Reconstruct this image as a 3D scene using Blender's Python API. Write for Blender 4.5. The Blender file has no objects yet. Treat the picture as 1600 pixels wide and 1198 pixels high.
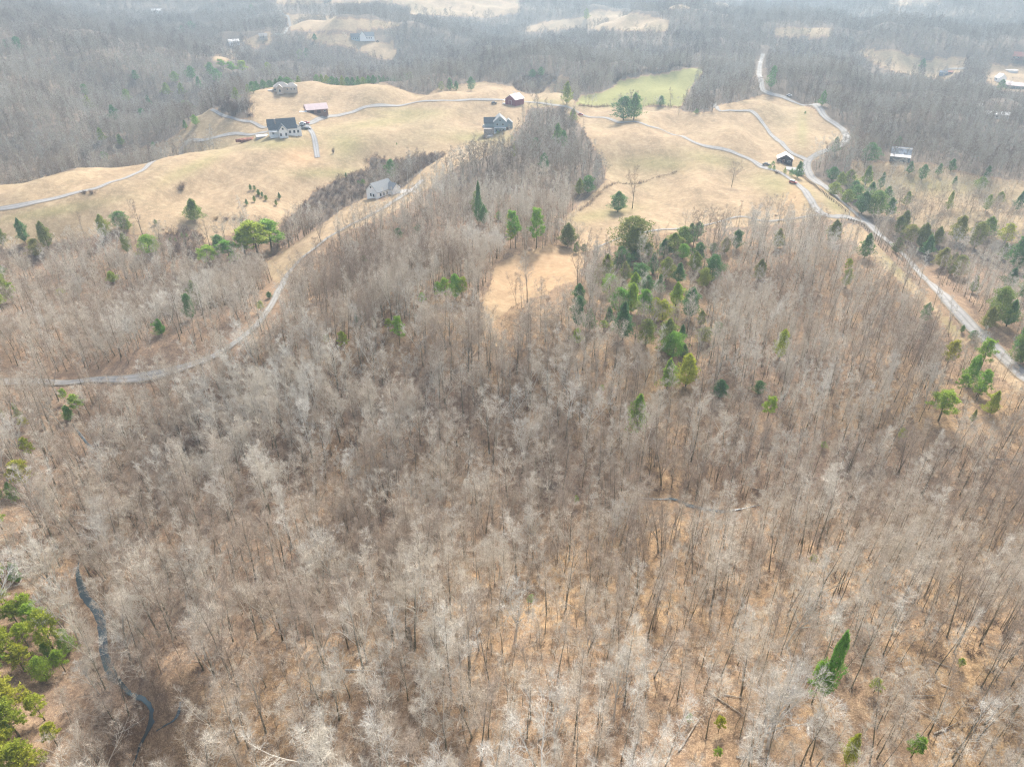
import bpy, math, random
import numpy as np
from mathutils import Vector
R = math.radians
C = bpy.context.scene.collection
sc = bpy.context.scene
# ------------------------------------------------------------------ camera, world, sun, exposure
CZ, PITCH, F = 125.0, 32.0, 1067.0
cam = bpy.data.cameras.new('camera'); co = bpy.data.objects.new('camera', cam); C.objects.link(co)
cam.sensor_width = 36; cam.lens = 24; cam.clip_end = 20000; cam.clip_start = 0.5
co.location = (0, 0, CZ); co.rotation_euler = (R(90 - PITCH), 0, 0)
sc.camera = co
SUN_EL, SUN_AZ = 43, 15           # azimuth clockwise from +Y
w = bpy.data.worlds.new('World'); sc.world = w; w.use_nodes = True
nt = w.node_tree; bg = nt.nodes['Background']
sky = nt.nodes.new('ShaderNodeTexSky'); sky.sky_type = 'NISHITA'; sky.sun_disc = False
sky.sun_elevation = R(SUN_EL); sky.sun_rotation = R(SUN_AZ); sky.dust_density = 4; sky.air_density = 1.0; sky.altitude = 200
hs = nt.nodes.new('ShaderNodeHueSaturation'); hs.inputs['Saturation'].default_value = .75; nt.links.new(sky.outputs[0], hs.inputs['Color']); nt.links.new(hs.outputs[0], bg.inputs[0]); bg.inputs[1].default_value = 0.135
sl = bpy.data.lights.new('sun', 'SUN'); so = bpy.data.objects.new('sun', sl); C.objects.link(so)
sl.energy = 2.7; sl.angle = R(8); sl.color = (1, .95, .86)
so.rotation_euler = (R(90 - SUN_EL), 0, R(180 - SUN_AZ)); so.location = (0, 0, 300)
vs = sc.view_settings; vs.view_transform = 'Standard'; vs.look = 'None'; vs.gamma = 1; vs.exposure = 1.34
cy = sc.cycles; cy.use_denoising = True; cy.denoising_prefilter = 'NONE'; cy.denoising_input_passes = 'RGB_ALBEDO_NORMAL'; cy.max_bounces = 5; cy.diffuse_bounces = 3; cy.volume_bounces = 0; cy.glossy_bounces = 2
cy.transparent_max_bounces = 4; cy.use_adaptive_sampling = False; cy.adaptive_threshold = 0.02; cy.pixel_filter_type = 'BLACKMAN_HARRIS'; cy.filter_width = 1.25
HAZE = 0.00030
rnd = random.Random(7); rs = np.random.RandomState(11)
cP, sP = math.cos(R(PITCH)), math.sin(R(PITCH))

# ------------------------------------------------------------------ lens maths (photo pixels 1600 x 1198 <-> ground)
def ray_dir(px, py):
    x = (px - 800) / F; v = (599 - py) / F
    return np.array([x, cP + v * sP, -sP + v * cP])
def project(x, y, z):
    q = z - CZ; den = y * cP - q * sP; den = np.where(den < 1, 1, den)
    return 800 + F * x / den, 599 - F * (y * sP + q * cP) / den
def on_level(px, py, z):
    d = ray_dir(px, py); t = (z - CZ) / d[2]; return d[0] * t, d[1] * t

# ------------------------------------------------------------------ terrain heights
CP = [  # photo pixel x, y, ground height
 (0,1198,6),(200,1198,0),(400,1198,9),(800,1198,20),(1200,1198,24),(1600,1198,24),(0,1000,6),(160,1010,-2),(400,1000,6),
 (800,1000,15),(1200,1000,16),(1600,1000,17),(-150,1100,12),(1750,1100,24),(800,1350,24),(200,1350,4),(1400,1350,28),
 (125,880,-2),(147,694,-1),(300,850,2),(600,830,0),(800,790,1),(1080,785,1),(1300,770,2),(1600,750,3),(1400,880,10),(1000,880,8),(450,950,3),
 (1400,600,9),(1200,600,9),(1000,600,9),(800,600,10),(600,600,9),(400,600,7),(200,600,6),(0,600,7),(0,750,4),(600,700,4),(1000,700,4),(1300,690,5),
 (1600,650,6),(800,450,15),(1000,400,15),(1200,380,13),(1300,340,12),(1500,480,7),(1600,588,5),(1600,450,1),(1600,350,1),(1400,420,9),
 (600,450,13),(500,380,13),(430,450,11),(300,570,8),(600,305,15),(640,300,15),(700,300,15),(720,400,14),(850,420,15),
 (300,420,2),(200,450,1),(100,480,3),(0,450,7),(0,382,11),(100,350,14),(200,330,16),(270,375,7),(330,360,8),(400,330,9),(380,290,14),
 (442,210,24),(495,178,25),(550,137,27),(450,141,26),(337,172,22),(300,240,22),(200,270,22),(0,325,20),(0,290,20),(120,262,21),(390,150,25),
 (620,200,17),(560,225,19),(700,185,20),(785,205,20),(820,158,20),(757,138,24),(665,151,19),(850,150,17),(878,122,20),(610,165,22),
 (580,260,8),(500,310,4),(440,350,3),(650,252,11),(720,240,15),(700,220,16),
 (900,178,18),(975,192,17),(1050,212,15),(1000,240,12),(950,255,10),(930,310,9),(1000,335,11),(1100,285,12),(1150,245,14),(1200,262,13),(1240,290,12),
 (1000,140,14),(1090,110,19),(950,152,14),(1100,172,17),(1200,150,19),(1260,190,19),(1310,200,17),(1300,305,11),(830,250,15),(870,320,12),
 (1400,240,6),(1500,300,1),(1600,300,0),(1400,150,8),(1500,120,6),(1600,115,6),(1600,200,2),(1400,330,3),(1500,380,2),
 (1190,112,17),(500,62,26),(572,66,22),(590,88,8),(500,46,36),(500,34,40),(540,26,52),(700,22,34),(700,8,44),(620,14,44),(930,48,20),(950,36,34),(980,24,44),(1300,90,14),(800,95,8),(500,112,0),(650,110,2),(950,90,12),(380,90,12)]
CD = [  # photo pixel column (along mid height), distance, height
 (-100,520,0),(60,520,-6),(200,560,-8),(290,760,-5),(450,760,-2),(0,640,14),(100,720,18),(40,770,40),(180,760,8),(0,850,44),(-60,700,30),(-200,800,50),(120,950,52),(-100,1100,72),(60,1250,70),
 (230,950,38),(330,900,20),(-150,1500,80),(150,1500,50),(250,1300,28),(300,1500,25),
 (560,820,3),(700,860,4),(870,740,6),(1000,900,14),
 (1430,1150,36),(1300,1300,24),(1560,1000,8),(1480,1450,20),(1600,1600,40),(1500,2000,70),(1350,2300,60),(1700,1700,90),(1100,1500,24),(1150,2200,30),
 (100,2300,50),(400,2300,36),(700,2600,38),(900,2500,38),(-100,3500,80),(400,3500,50),(800,3500,50),(1200,3500,70),(1600,3200,120),
 (0,7000,90),(800,7000,70),(1600,7000,110),(0,40,10),(400,40,14),(800,40,22),(1200,40,24),(1600,40,26),(-100,100,12),(1700,100,24),(-200,250,10),(1800,250,10),(1800,500,8)]
pts = []
for a, b, z in CP:
    x, y = on_level(a, b, z); pts.append((math.atan2(x, y), math.log(math.hypot(x, y)), z))
for a, d, z in CD: pts.append((math.atan2(a - 800, F), math.log(d), z))
pts = np.array(pts); n = len(pts)
ROLL = []
for i in range(14):   # gentle rolls
    th = rs.rand() * 6.28; L = 18 * 1.42 ** i; ROLL.append((L, .012 * L ** .95 * (2.7 if 35 < L < 200 else 1.3 if L > 200 else 1), math.cos(th) / L * 6.28, math.sin(th) / L * 6.28, rs.rand() * 6))
def rolls(x, y):
    d = np.hypot(x, y); o = np.zeros(np.shape(x))
    for L, a, kx, ky, ph in ROLL:
        o = o + a * (np.clip((d - 560) / 300, .12, 1) if L > 200 else np.clip((d - L * .8) / (L * 1.5), 0, 1) if L > 60 else 1) * np.sin(x * kx + y * ky + ph)
    return o
pts[:, 2] -= rolls(np.exp(pts[:, 1]) * np.sin(pts[:, 0]), np.exp(pts[:, 1]) * np.cos(pts[:, 0]))
def ker(r): return np.where(r > 1e-9, r * r * np.log(np.maximum(r, 1e-9)), 0)
A_ = np.zeros((n + 3, n + 3)); dd = np.hypot(pts[:, None, 0] - pts[None, :, 0], pts[:, None, 1] - pts[None, :, 1])
A_[:n, :n] = ker(dd) + np.eye(n) * 1e-4; A_[:n, n] = A_[n, :n] = 1; A_[:n, n+1:] = pts[:, :2]; A_[n+1:, :n] = pts[:, :2].T
W_ = np.linalg.solve(A_, np.r_[pts[:, 2], 0, 0, 0])
AZ = np.concatenate([np.arange(-180, -63, 6.), np.arange(-60, 60.01, 0.17), np.arange(63, 180.1, 6.)]); NA = len(AZ)
LD = np.arange(math.log(22), math.log(9000), 0.0085); ND = len(LD)
azc = np.clip(np.radians(AZ), -1.04, 1.04); Zg = np.zeros((NA, ND)) + W_[n]
GA, GD = np.meshgrid(azc, LD, indexing='ij')
Zg = Zg + W_[n+1] * GA + W_[n+2] * GD
for k in range(n): Zg += W_[k] * ker(np.hypot(GA - pts[k, 0], GD - pts[k, 1]))
RX = np.sin(np.radians(AZ))[:, None] * np.exp(LD)[None]; RY = np.cos(np.radians(AZ))[:, None] * np.exp(LD)[None]
Zg = Zg + rolls(RX, RY)
back = np.clip((np.abs(AZ) - 62) / 60, 0, 1)[:, None]; Zg = Zg * (1 - back) + 12 * back
Zg = np.clip(Zg, -9, 150)
def gidx(x, y):
    x = np.asarray(x, float); y = np.asarray(y, float)
    a = np.degrees(np.arctan2(x, y)); i = np.clip(np.searchsorted(AZ, a) - 1, 0, NA - 2); fa = np.clip((a - AZ[i]) / (AZ[i+1] - AZ[i]), 0, 1)
    l = (np.log(np.maximum(np.hypot(x, y), 22)) - LD[0]) / .0085; j = np.clip(l.astype(int), 0, ND - 2); fd = np.clip(l - j, 0, 1)
    return i, j, fa, fd
def bil(G, x, y):
    i, j, fa, fd = gidx(x, y)
    return (G[i, j] * (1-fa) + G[i+1, j] * fa) * (1-fd) + (G[i, j+1] * (1-fa) + G[i+1, j+1] * fa) * fd
def zat(x, y): return bil(Zg, x, y)
def hit(px, py):
    d = ray_dir(px, py); hd = math.hypot(d[0], d[1]); t = np.arange(25, 8000, .5) / hd if False else np.exp(np.arange(3.1, 9.0, .0015)) / hd
    x, y, z = d[0] * t, d[1] * t, CZ + d[2] * t
    b = np.nonzero(z <= zat(x, y))[0]; k = b[0] if len(b) else len(t) - 1
    return float(x[k]), float(y[k])
def hits(L): return [hit(a, b) for a, b in L]
def smooth(P, step=2.0):
    P = np.array(P, float); out = []
    Q = np.vstack([2 * P[0] - P[1], P, 2 * P[-1] - P[-2]])
    for i in range(1, len(Q) - 2):
        p0, p1, p2, p3 = Q[i-1], Q[i], Q[i+1], Q[i+2]; m = max(2, int(np.hypot(*(p2 - p1)) / step))
        for t in np.arange(m) / m:
            out.append(.5 * ((2*p1) + (p2-p0)*t + (2*p0-5*p1+4*p2-p3)*t*t + (3*p1-p0-3*p2+p3)*t**3))
    out.append(P[-1]); return np.array(out)

# streams are cut into the ground
streams = [smooth(hits(L), 1.5) for L in (
 [(120,872),(118,890),(128,925),(148,950),(155,985),(157,1010),(163,1030),(178,1052),(198,1072),(222,1082),(236,1102),(226,1135),(214,1160),(200,1200)],
 [(278,1088),(276,1102),(268,1118),(240,1135)],
 [(995,772),(1030,774),(1058,775),(1074,783),(1092,787),(1118,791),(1145,791),(1170,787),(1195,782)],
 [(110,655),(128,680),(147,696),(165,692),(185,690)])]
sw = [1.9, 1.8, .8, .8]
i0 = np.abs(AZ) < 60; jn = LD < math.log(420)
sub = np.ix_(i0, jn); X_, Y_ = RX[sub], RY[sub]; D_ = np.full(X_.shape, 1e9)
for s in streams:
    for p in s: D_ = np.minimum(D_, (X_ - p[0])**2 + (Y_ - p[1])**2)
Zg[sub] -= 1.7 * np.exp(-D_ / 9.0)
tanv = (Zg - CZ) / np.exp(LD)[None]; CM = np.maximum.accumulate(tanv, axis=1); HID = CM - tanv
def hidden(x, y): return bil(HID, x, y) > .0045

# ------------------------------------------------------------------ land cover, outlined on the photo and dropped on the ground
def inside(P, x, y):
    P = np.array(P, float); r = np.zeros(x.shape, bool); j = len(P) - 1
    for i in range(len(P)):
        xi, yi, xj, yj = *P[i], *P[j]
        if yi != yj: r ^= ((yi > y) != (yj > y)) & (x < (xj - xi) * (y - yi) / (yj - yi) + xi)
        j = i
    return r
FIELDS = [
 [(-300,340),(-60,300),(0,290),(32,281),(85,272),(125,262),(162,250),(200,240),(232,230),(257,222),(285,205),(297,194),(304,186),(296,175),(315,170),(337,171),(350,186),(400,185),(388,172),(392,150),(380,144),(400,140),(440,130),
  (500,120),(600,130),(645,146),(665,150),(690,135),(757,128),(800,136),(822,147),(845,146),(857,138),(870,127),(877,118),(886,124),(888,145),(898,161),(905,160),
  (900,168),(860,166),(832,168),(822,172),(818,190),(800,212),(765,222),(735,232),(697,240),(672,240),(625,250),(585,243),(572,250),(578,262),(540,275),(510,288),(492,297),(462,330),(438,352),(418,372),(400,352),(345,372),(320,385),(314,365),(302,360),(285,364),(250,369),(215,366),(180,360),(130,372),(60,385),(-60,384),(-300,420)],
 [(907,150),(940,145),(960,135),(967,127),(1000,120),(1037,115),(1075,107),(1100,104),(1095,117),(1077,142),(1070,160),(1062,166),(1000,166),(940,166),(900,163)],
 [(886,164),(1060,168),(1066,174),(1075,176),(1112,176),(1120,165),(1150,160),(1200,147),(1230,155),(1257,165),(1285,180),(1308,197),(1322,212),(1318,228),(1290,240),(1262,255),(1265,275),(1290,297),(1335,335),(1330,342),(1290,345),(1200,352),(1100,358),(1020,366),(960,384),(935,392),(912,392),(880,345),(905,320),(930,300),(948,282),(946,262),(935,240),(915,205),(900,185),(880,170)],
 [(770,425),(777,412),(800,401),(830,391),(857,383),(912,391),(914,410),(908,428),(898,440),(867,447),(858,460),(825,466),(800,480),(775,500),(750,520),(752,475),(767,445)],
 [(635,290),(600,314),(572,309),(535,327),(505,350),(455,385),(417,410),(420,428),(432,442),(448,432),(462,412),(507,376),(545,360),(578,346),(598,340),(640,316),(680,286),(715,260),(765,242),(800,226),(806,218),(800,206),(762,216),(700,236),(665,262)],
 [(1325,350),(1345,352),(1375,387),(1415,427),(1445,462),(1480,497),(1512,532),(1560,585),(1600,625),(1600,600),(1520,525),(1500,548),(1483,520),(1452,482),(1412,444),(1372,412),(1345,385),(1330,372),(1318,380),(1316,360)],
 [(1335,252),(1390,255),(1450,255),(1525,275),(1600,283),(1700,300),(1700,390),(1600,380),(1500,366),(1425,350),(1375,334),(1335,300),(1325,275)],
 [(440,22),(480,23),(560,30),(590,32),(625,38),(600,43),(540,48),(500,47),(455,46),(448,30)],
 [(470,52),(540,56),(562,64),(592,66),(612,68),(618,80),(617,94),(600,90),(560,78),(500,66)],
 [(640,22),(700,24),(760,27),(812,20),(812,-5),(430,-5),(432,6),(590,4),(640,10)],
 [(805,46),(860,33),(915,28),(925,18),(960,18),(1000,22),(1045,33),(1045,50),(1000,48),(940,46),(900,44),(830,50)],
 [(1340,78),(1400,80),(1440,96),(1500,90),(1525,108),(1500,112),(1478,124),(1440,120),(1400,112),(1370,100)],
 [(1535,104),(1620,104),(1640,142),(1570,142),(1545,128)],
 [(326,94),(340,86),(368,79),(366,90),(350,95)],
 [(1210,44),(1300,44),(1300,56),(1210,56)],[(1040,8),(1160,6),(1160,12),(1040,13)],[(380,62),(420,50),(425,66),(395,74)],
 [(1380,0),(1470,-2),(1470,8),(1400,8)]]
SCRUB = [[(492,297),(540,275),(578,262),(570,250),(585,243),(625,250),(672,240),(697,242),(665,262),(632,285),(600,300),(572,307),(535,325),(505,347),(450,382),(418,408),(425,385),(438,352),(462,330)],
 [(250,366),(285,362),(302,360),(316,366),(322,388),(300,410),(262,410),(255,390)],
 [(810,143),(846,146),(872,122),(860,115),(820,120),(800,135)]]
SPARSE = 6     # index of the open scrubby clearing east of the road
ROADS = [  # photo polyline, half width m, material, neat
 ([(-60,336),(0,327),(50,318),(130,299),(170,286),(230,260),(285,234),(335,216),(380,210),(418,207)], 2.2, 'gravel'),
 ([(330,172),(350,182),(372,188),(400,194),(428,200)], 2.0, 'gravel'),
 ([(464,200),(485,193),(515,182),(560,172),(600,165),(650,160),(700,158),(760,156),(800,157),(815,159),(850,162),(875,166),(900,174),(940,184),(975,192),(1012,197),(1040,206),(1075,218),(1112,231),(1150,241),(1175,251),(1200,264),(1230,277),(1250,292),(1262,305),(1272,322),(1284,334),(1305,339),(1330,341),(1350,347)], 2.3, 'gravel'),
 ([(480,196),(486,205),(492,222),(496,247)], 2.4, 'asphalt'),
 ([(800,143),(808,149),(815,158)], 2.4, 'asphalt'),
 ([(1192,85),(1188,100),(1186,118),(1190,135),(1200,146),(1230,155),(1257,165),(1285,179),(1308,196),(1322,211),(1319,224),(1300,233),(1278,241),(1262,253),(1262,268),(1276,284),(1298,300),(1320,319),(1347,342),(1380,372),(1420,407),(1450,440),(1487,477),(1525,517),(1562,552),(1600,588),(1660,645)], 3.3, 'gravel'),
 ([(1117,162),(1121,171),(1140,173),(1170,174),(1185,184),(1199,203),(1215,220),(1232,236),(1250,246),(1263,252)], 2.0, 'gravel'),
 ([(1286,337),(1250,341),(1200,346),(1100,353),(1020,361),(965,374),(938,385),(930,393)], 1.15, 'track'),
 ([(-60,598),(0,597),(60,597),(120,597),(180,594),(240,587),(300,570),(360,542),(402,508),(424,478),(440,448),(462,414),(507,376),(560,346),(605,322),(640,300),(660,282)], 1.9, 'track'),
 ([(425,8),(440,20),(452,33),(448,46),(430,55)], 2.6, 'gravel'),
 ([(1476,112),(1480,109),(1500,108),(1512,107)], 2.5, 'gravel'),
]
roadlines = [(smooth(hits(L), 3.0), hw, m) for L, hw, m in ROADS]
RPTS = np.vstack([r[0] for r in roadlines]); RW = np.concatenate([np.full(len(r[0]), r[1]) for r in roadlines])
SPTS = np.vstack(streams + [streams[2] * f for f in (.975, .95, .925)] + [streams[1] * f for f in (.97, .94)])
RC = np.concatenate([np.full(len(q_[0]), {8: 2.3, 5: 1.8}.get(k_, .4)) for k_, q_ in enumerate(roadlines)])
def near(P, x, y, dist):
    """true where (x, y) lies within dist of any point of P"""
    cs = 8.0; cells = {}
    for i, p in enumerate(P): cells.setdefault((int(p[0] // cs), int(p[1] // cs)), []).append(i)
    out = np.zeros(len(x), bool)
    for k in range(len(x)):
        a, b = int(x[k] // cs), int(y[k] // cs)
        for u in (-1, 0, 1):
            for v in (-1, 0, 1):
                for i in cells.get((a+u, b+v), ()):
                    dl = dist[i] if not np.isscalar(dist) else dist
                    if (P[i][0] - x[k])**2 + (P[i][1] - y[k])**2 < dl * dl: out[k] = True; break
                if out[k]: break
            if out[k]: break
    return out
THIN = [[(1335,342),(1335,352),(1300,368),(1200,376),(1100,382),(1020,390),(960,408),(925,418),(905,395),(960,370),(1020,360),(1200,345)],[(750,500),(800,480),(860,462),(912,430),(925,460),(880,500),(820,530),(750,540)],[(-60,384),(130,372),(240,369),(300,385),(420,405),(440,440),(300,420),(130,402),(-60,412)],[(380,520),(440,430),(470,400),(540,355),(560,372),(480,430),(440,500),(380,545)],[(-60,590),(240,580),(360,530),(380,560),(250,612),(-60,618)]]
def cover(x, y):
    """0 wood, 1 field, 2 scrub, 3 sparse clearing"""
    z = zat(x, y); px, py = project(x, y, z); c = np.zeros(x.shape, int)
    front = (y > 20)
    for k, P in enumerate(FIELDS): c[inside(P, px, py)] = 3 if k == SPARSE else 1
    for P in SCRUB: c[inside(P, px, py)] = 2
    c[hidden(x, y) | ~front] = 0
    return c

# ------------------------------------------------------------------ material helpers
def mat(name, rough=.9, spec=.2):
    m = bpy.data.materials.new(name); m.use_nodes = True; t = m.node_tree; b = t.nodes['Principled BSDF']
    b.inputs['Roughness'].default_value = rough; b.inputs['Specular IOR Level'].default_value = spec
    return m, t, b
def ND_(t, kind, **k):
    n_ = t.nodes.new(kind)
    for a, v in k.items(): setattr(n_, a, v)
    return n_
def L_(t, a, b): t.links.new(a, b)
def noise(t, scale, detail=4, rough=.6, vec=None):
    n_ = ND_(t, 'ShaderNodeTexNoise'); n_.inputs['Scale'].default_value = scale; n_.inputs['Detail'].default_value = detail; n_.inputs['Roughness'].default_value = rough
    if vec is not None: L_(t, vec, n_.inputs['Vector'])
    return n_.outputs[0]
def ramp(t, fac, stops):
    r = ND_(t, 'ShaderNodeValToRGB'); e = r.color_ramp.elements
    while len(e) > 1: e.remove(e[-1])
    e[0].position = stops[0][0]; e[0].color = (*stops[0][1], 1)
    for p, c in stops[1:]:
        q = e.new(p); q.color = (*c, 1)
    L_(t, fac, r.inputs[0]); return r.outputs[0]
def mix(t, fac, a, b, mode='MIX'):
    m = ND_(t, 'ShaderNodeMix'); m.data_type = 'RGBA'; m.blend_type = mode
    if isinstance(fac, (int, float)): m.inputs[0].default_value = fac
    else: L_(t, fac, m.inputs[0])
    for s, v in ((6, a), (7, b)):
        if isinstance(v, tuple): m.inputs[s].default_value = (*v, 1)
        else: L_(t, v, m.inputs[s])
    return m.outputs[2]
def pos(t): return ND_(t, 'ShaderNodeNewGeometry').outputs['Position']
def paint(name, col, var=.12, scale=1.5, rough=.7, spec=.3, metallic=0):
    m, t, b = mat(name, rough, spec); b.inputs['Metallic'].default_value = metallic
    tc = ND_(t, 'ShaderNodeTexCoord').outputs['Object']; f = noise(t, scale, 5, .65, tc)
    lo = tuple(c * (1 - 2*var) for c in col); hi = tuple(min(1, c * (1 + var)) for c in col)
    L_(t, ramp(t, f, [(.3, lo), (.7, hi)]), b.inputs['Base Color']); return m

# ground: dry grass, green grass, leaf litter, scrub floor, chosen by what grows where; distant wood floor darkened separately
def ground_mat():
    m, t, b = mat('ground', .95, .05); P = pos(t)
    at = ND_(t, 'ShaderNodeAttribute', attribute_name='cover'); sp = ND_(t, 'ShaderNodeSeparateColor'); L_(t, at.outputs['Color'], sp.inputs[0])
    st = ND_(t, 'ShaderNodeMapping'); st.inputs['Scale'].default_value = (1, .35, 1); st.inputs['Rotation'].default_value = (0, 0, .5); L_(t, P, st.inputs[0])
    n1 = noise(t, .02, 5, .65, P); n2 = noise(t, .35, 6, .7, P); n3 = noise(t, 1.7, 5, .75, P); n4 = noise(t, .09, 5, .6, st.outputs[0])
    grass = ramp(t, n4, [(.3, (.20, .142, .085)), (.5, (.30, .213, .129)), (.7, (.375, .27, .163))])
    grass = mix(t, ramp(t, n1, [(.5, (0,0,0)), (.62, (.4,.4,.4))]), grass, (.36, .25, .15))
    grass = mix(t, ramp(t, noise(t, .013, 4, .6, P), [(.5, (0,0,0)), (.66, (.45,.45,.45))]), grass, (.25, .21, .115))
    grass = mix(t, ramp(t, n2, [(.32, (.8,.8,.8)), (.5, (0,0,0))]), grass, (.215, .16, .10))
    grass = mix(t, ramp(t, n2, [(.5, (0,0,0)), (.66, (.6,.6,.6))]), grass, (.43, .335, .21))
    grass = mix(t, ramp(t, n3, [(.5, (0,0,0)), (.7, (.6,.6,.6))]), grass, (.50, .40, .27))
    green = ramp(t, n2, [(.3, (.19, .205, .07)), (.7, (.28, .27, .098))])
    grass = mix(t, sp.outputs[1], grass, green)
    grass = mix(t, sp.outputs[2], grass, ramp(t, n2, [(.3, (.31, .20, .11)), (.55, (.40, .265, .15)), (.75, (.45, .32, .19))]))
    litter = ramp(t, n2, [(.25, (.15, .095, .055)), (.45, (.28, .178, .094)), (.6, (.39, .26, .135)), (.75, (.48, .345, .19))])
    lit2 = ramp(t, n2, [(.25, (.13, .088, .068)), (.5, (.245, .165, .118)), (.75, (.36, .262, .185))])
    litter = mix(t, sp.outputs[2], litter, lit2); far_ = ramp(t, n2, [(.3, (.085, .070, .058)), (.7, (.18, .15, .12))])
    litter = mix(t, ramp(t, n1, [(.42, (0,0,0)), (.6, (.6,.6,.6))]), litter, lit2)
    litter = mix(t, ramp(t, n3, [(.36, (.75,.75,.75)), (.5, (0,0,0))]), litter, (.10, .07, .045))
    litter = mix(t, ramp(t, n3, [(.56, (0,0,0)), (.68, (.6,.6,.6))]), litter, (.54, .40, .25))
    litter = mix(t, ramp(t, sp.outputs[2], [(.79, (0,0,0)), (.85, (.85,.85,.85))]), litter, far_)  # distant wood floor: darker brush, with dense-wood shade put into the colour
    n5 = noise(t, 5.5, 3, .7, P); litter = mix(t, ramp(t, n5, [(.40, (.6,.6,.6)), (.5, (0,0,0))]), litter, (.12, .085, .058)); litter = mix(t, ramp(t, n5, [(.56, (0,0,0)), (.66, (.5,.5,.5))]), litter, (.58, .46, .31))
    edge = ND_(t, 'ShaderNodeMath', operation='ADD'); L_(t, sp.outputs[0], edge.inputs[0])
    e2 = ND_(t, 'ShaderNodeMath', operation='MULTIPLY_ADD'); L_(t, n2, e2.inputs[0]); e2.inputs[1].default_value = .9; e2.inputs[2].default_value = -.45; L_(t, e2.outputs[0], edge.inputs[1])
    f = ramp(t, edge.outputs[0], [(.4, (0,0,0)), (.6, (1,1,1))])
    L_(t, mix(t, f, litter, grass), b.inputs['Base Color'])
    bp = ND_(t, 'ShaderNodeBump'); bp.inputs['Strength'].default_value = .6; bp.inputs['Distance'].default_value = .25; L_(t, n2, bp.inputs['Height']); L_(t, bp.outputs[0], b.inputs['Normal'])
    return m
def road_mat(name, a, b_, c):
    m, t, b = mat(name, .9, .15); P = pos(t); n2 = noise(t, .6, 6, .7, P); n1 = noise(t, .05, 4, .6, P); n3 = noise(t, 3.0, 4, .7, P)
    col = ramp(t, n2, [(.3, a), (.55, b_), (.75, c)]); col = mix(t, ramp(t, n1, [(.4, (0,0,0)), (.65, (.5,.5,.5))]), col, c)
    at = ND_(t, 'ShaderNodeAttribute', attribute_name='across').outputs['Fac']; dk = tuple(x * .62 for x in b_)
    ad = ND_(t, 'ShaderNodeMath', operation='MULTIPLY_ADD'); L_(t, n3, ad.inputs[0]); ad.inputs[1].default_value = .28; L_(t, at, ad.inputs[2])
    col = mix(t, ramp(t, ad.outputs[0], [(.14, (.75,.75,.75)), (.34, (0,0,0)), (.66, (0,0,0)), (.80, (.55,.55,.55)), (1.0, (.75,.75,.75))]), col, dk)
    col = mix(t, ramp(t, ad.outputs[0], [(.98, (0,0,0)), (1.12, (.9,.9,.9))]), col, (.26, .20, .13)); L_(t, col, b.inputs['Base Color']); return m
def old_road_mat(name, a, b_, c):
    m, t, b = mat(name, .9, .15); P = pos(t); n2 = noise(t, .6, 6, .7, P); n1 = noise(t, .05, 4, .6, P)
    col = ramp(t, n2, [(.3, a), (.55, b_), (.75, c)]); L_(t, mix(t, ramp(t, n1, [(.4, (0,0,0)), (.65, (.5,.5,.5))]), col, c), b.inputs['Base Color']); return m
M = {'ground': ground_mat(),
 'gravel': road_mat('pale_gravel', (.20,.19,.175), (.29,.275,.255), (.38,.36,.335)),
 'asphalt': road_mat('worn_asphalt', (.20,.20,.20), (.26,.255,.25), (.33,.32,.30)),
 'track': road_mat('gravel_track', (.22,.205,.19), (.30,.285,.26), (.37,.35,.325)),
 'concrete': road_mat('concrete', (.42,.40,.38), (.52,.49,.46), (.58,.55,.52))}
mw, tw_, bw = mat('stream_water', .26, .5); bw.inputs['Base Color'].default_value = (.045, .07, .08, 1)
wn = noise(tw_, 2.2, 4, .6, pos(tw_)); bpw = ND_(tw_, 'ShaderNodeBump'); bpw.inputs['Strength'].default_value = .35; bpw.inputs['Distance'].default_value = .12; L_(tw_, wn, bpw.inputs['Height']); L_(tw_, bpw.outputs[0], bw.inputs['Normal'])
M['water'] = mw

def link(name, me, m=None, parent=None):
    o = bpy.data.objects.new(name, me); C.objects.link(o)
    if m is not None: me.materials.append(m)
    if parent is not None: o.parent = parent
    return o
def mesh_np(name, v, f):
    me = bpy.data.meshes.new(name); v = np.asarray(v, np.float32); f = np.asarray(f, np.int32)
    me.vertices.add(len(v)); me.vertices.foreach_set('co', v.ravel()); k = f.shape[1]
    me.loops.add(f.size); me.loops.foreach_set('vertex_index', f.ravel()); me.polygons.add(len(f))
    me.polygons.foreach_set('loop_start', np.arange(0, f.size, k, dtype=np.int32)); me.polygons.foreach_set('loop_total', np.full(len(f), k, np.int32))
    me.update(calc_edges=True); return me
def tag(o, label=None, cat=None, group=None, kind=None):
    for k, v in (('label', label), ('category', cat), ('group', group), ('kind', kind)):
        if v: o[k] = v
    return o

# ------------------------------------------------------------------ the ground sheet
vx, vy = RX.ravel(), RY.ravel(); V = np.c_[vx, vy, Zg.ravel()]
ii, jj = np.meshgrid(np.arange(NA - 1), np.arange(ND - 1), indexing='ij'); q = (ii * ND + jj).ravel()
gm = mesh_np('ground', V, np.c_[q, q + 1, q + ND + 1, q + ND])
gm.polygons.foreach_set('use_smooth', np.ones(len(gm.polygons), bool))
cv = cover(vx, vy); pxg, pyg = project(vx, vy, Zg.ravel())
col = np.zeros((len(vx), 4), np.float32); col[:, 3] = 1
col[:, 0] = np.where(cv == 1, 1, np.where(cv == 3, .68, np.where(cv == 2, .12, 0)))
def blob(cx, cy, rx, ry, a=0):
    ca, sa = math.cos(R(a)), math.sin(R(a)); u = (pxg - cx) * ca + (pyg - cy) * sa; v = -(pxg - cx) * sa + (pyg - cy) * ca
    return np.exp(-((u / rx)**2 + (v / ry)**2))
gr = inside(FIELDS[1], pxg, pyg) * .85
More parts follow.
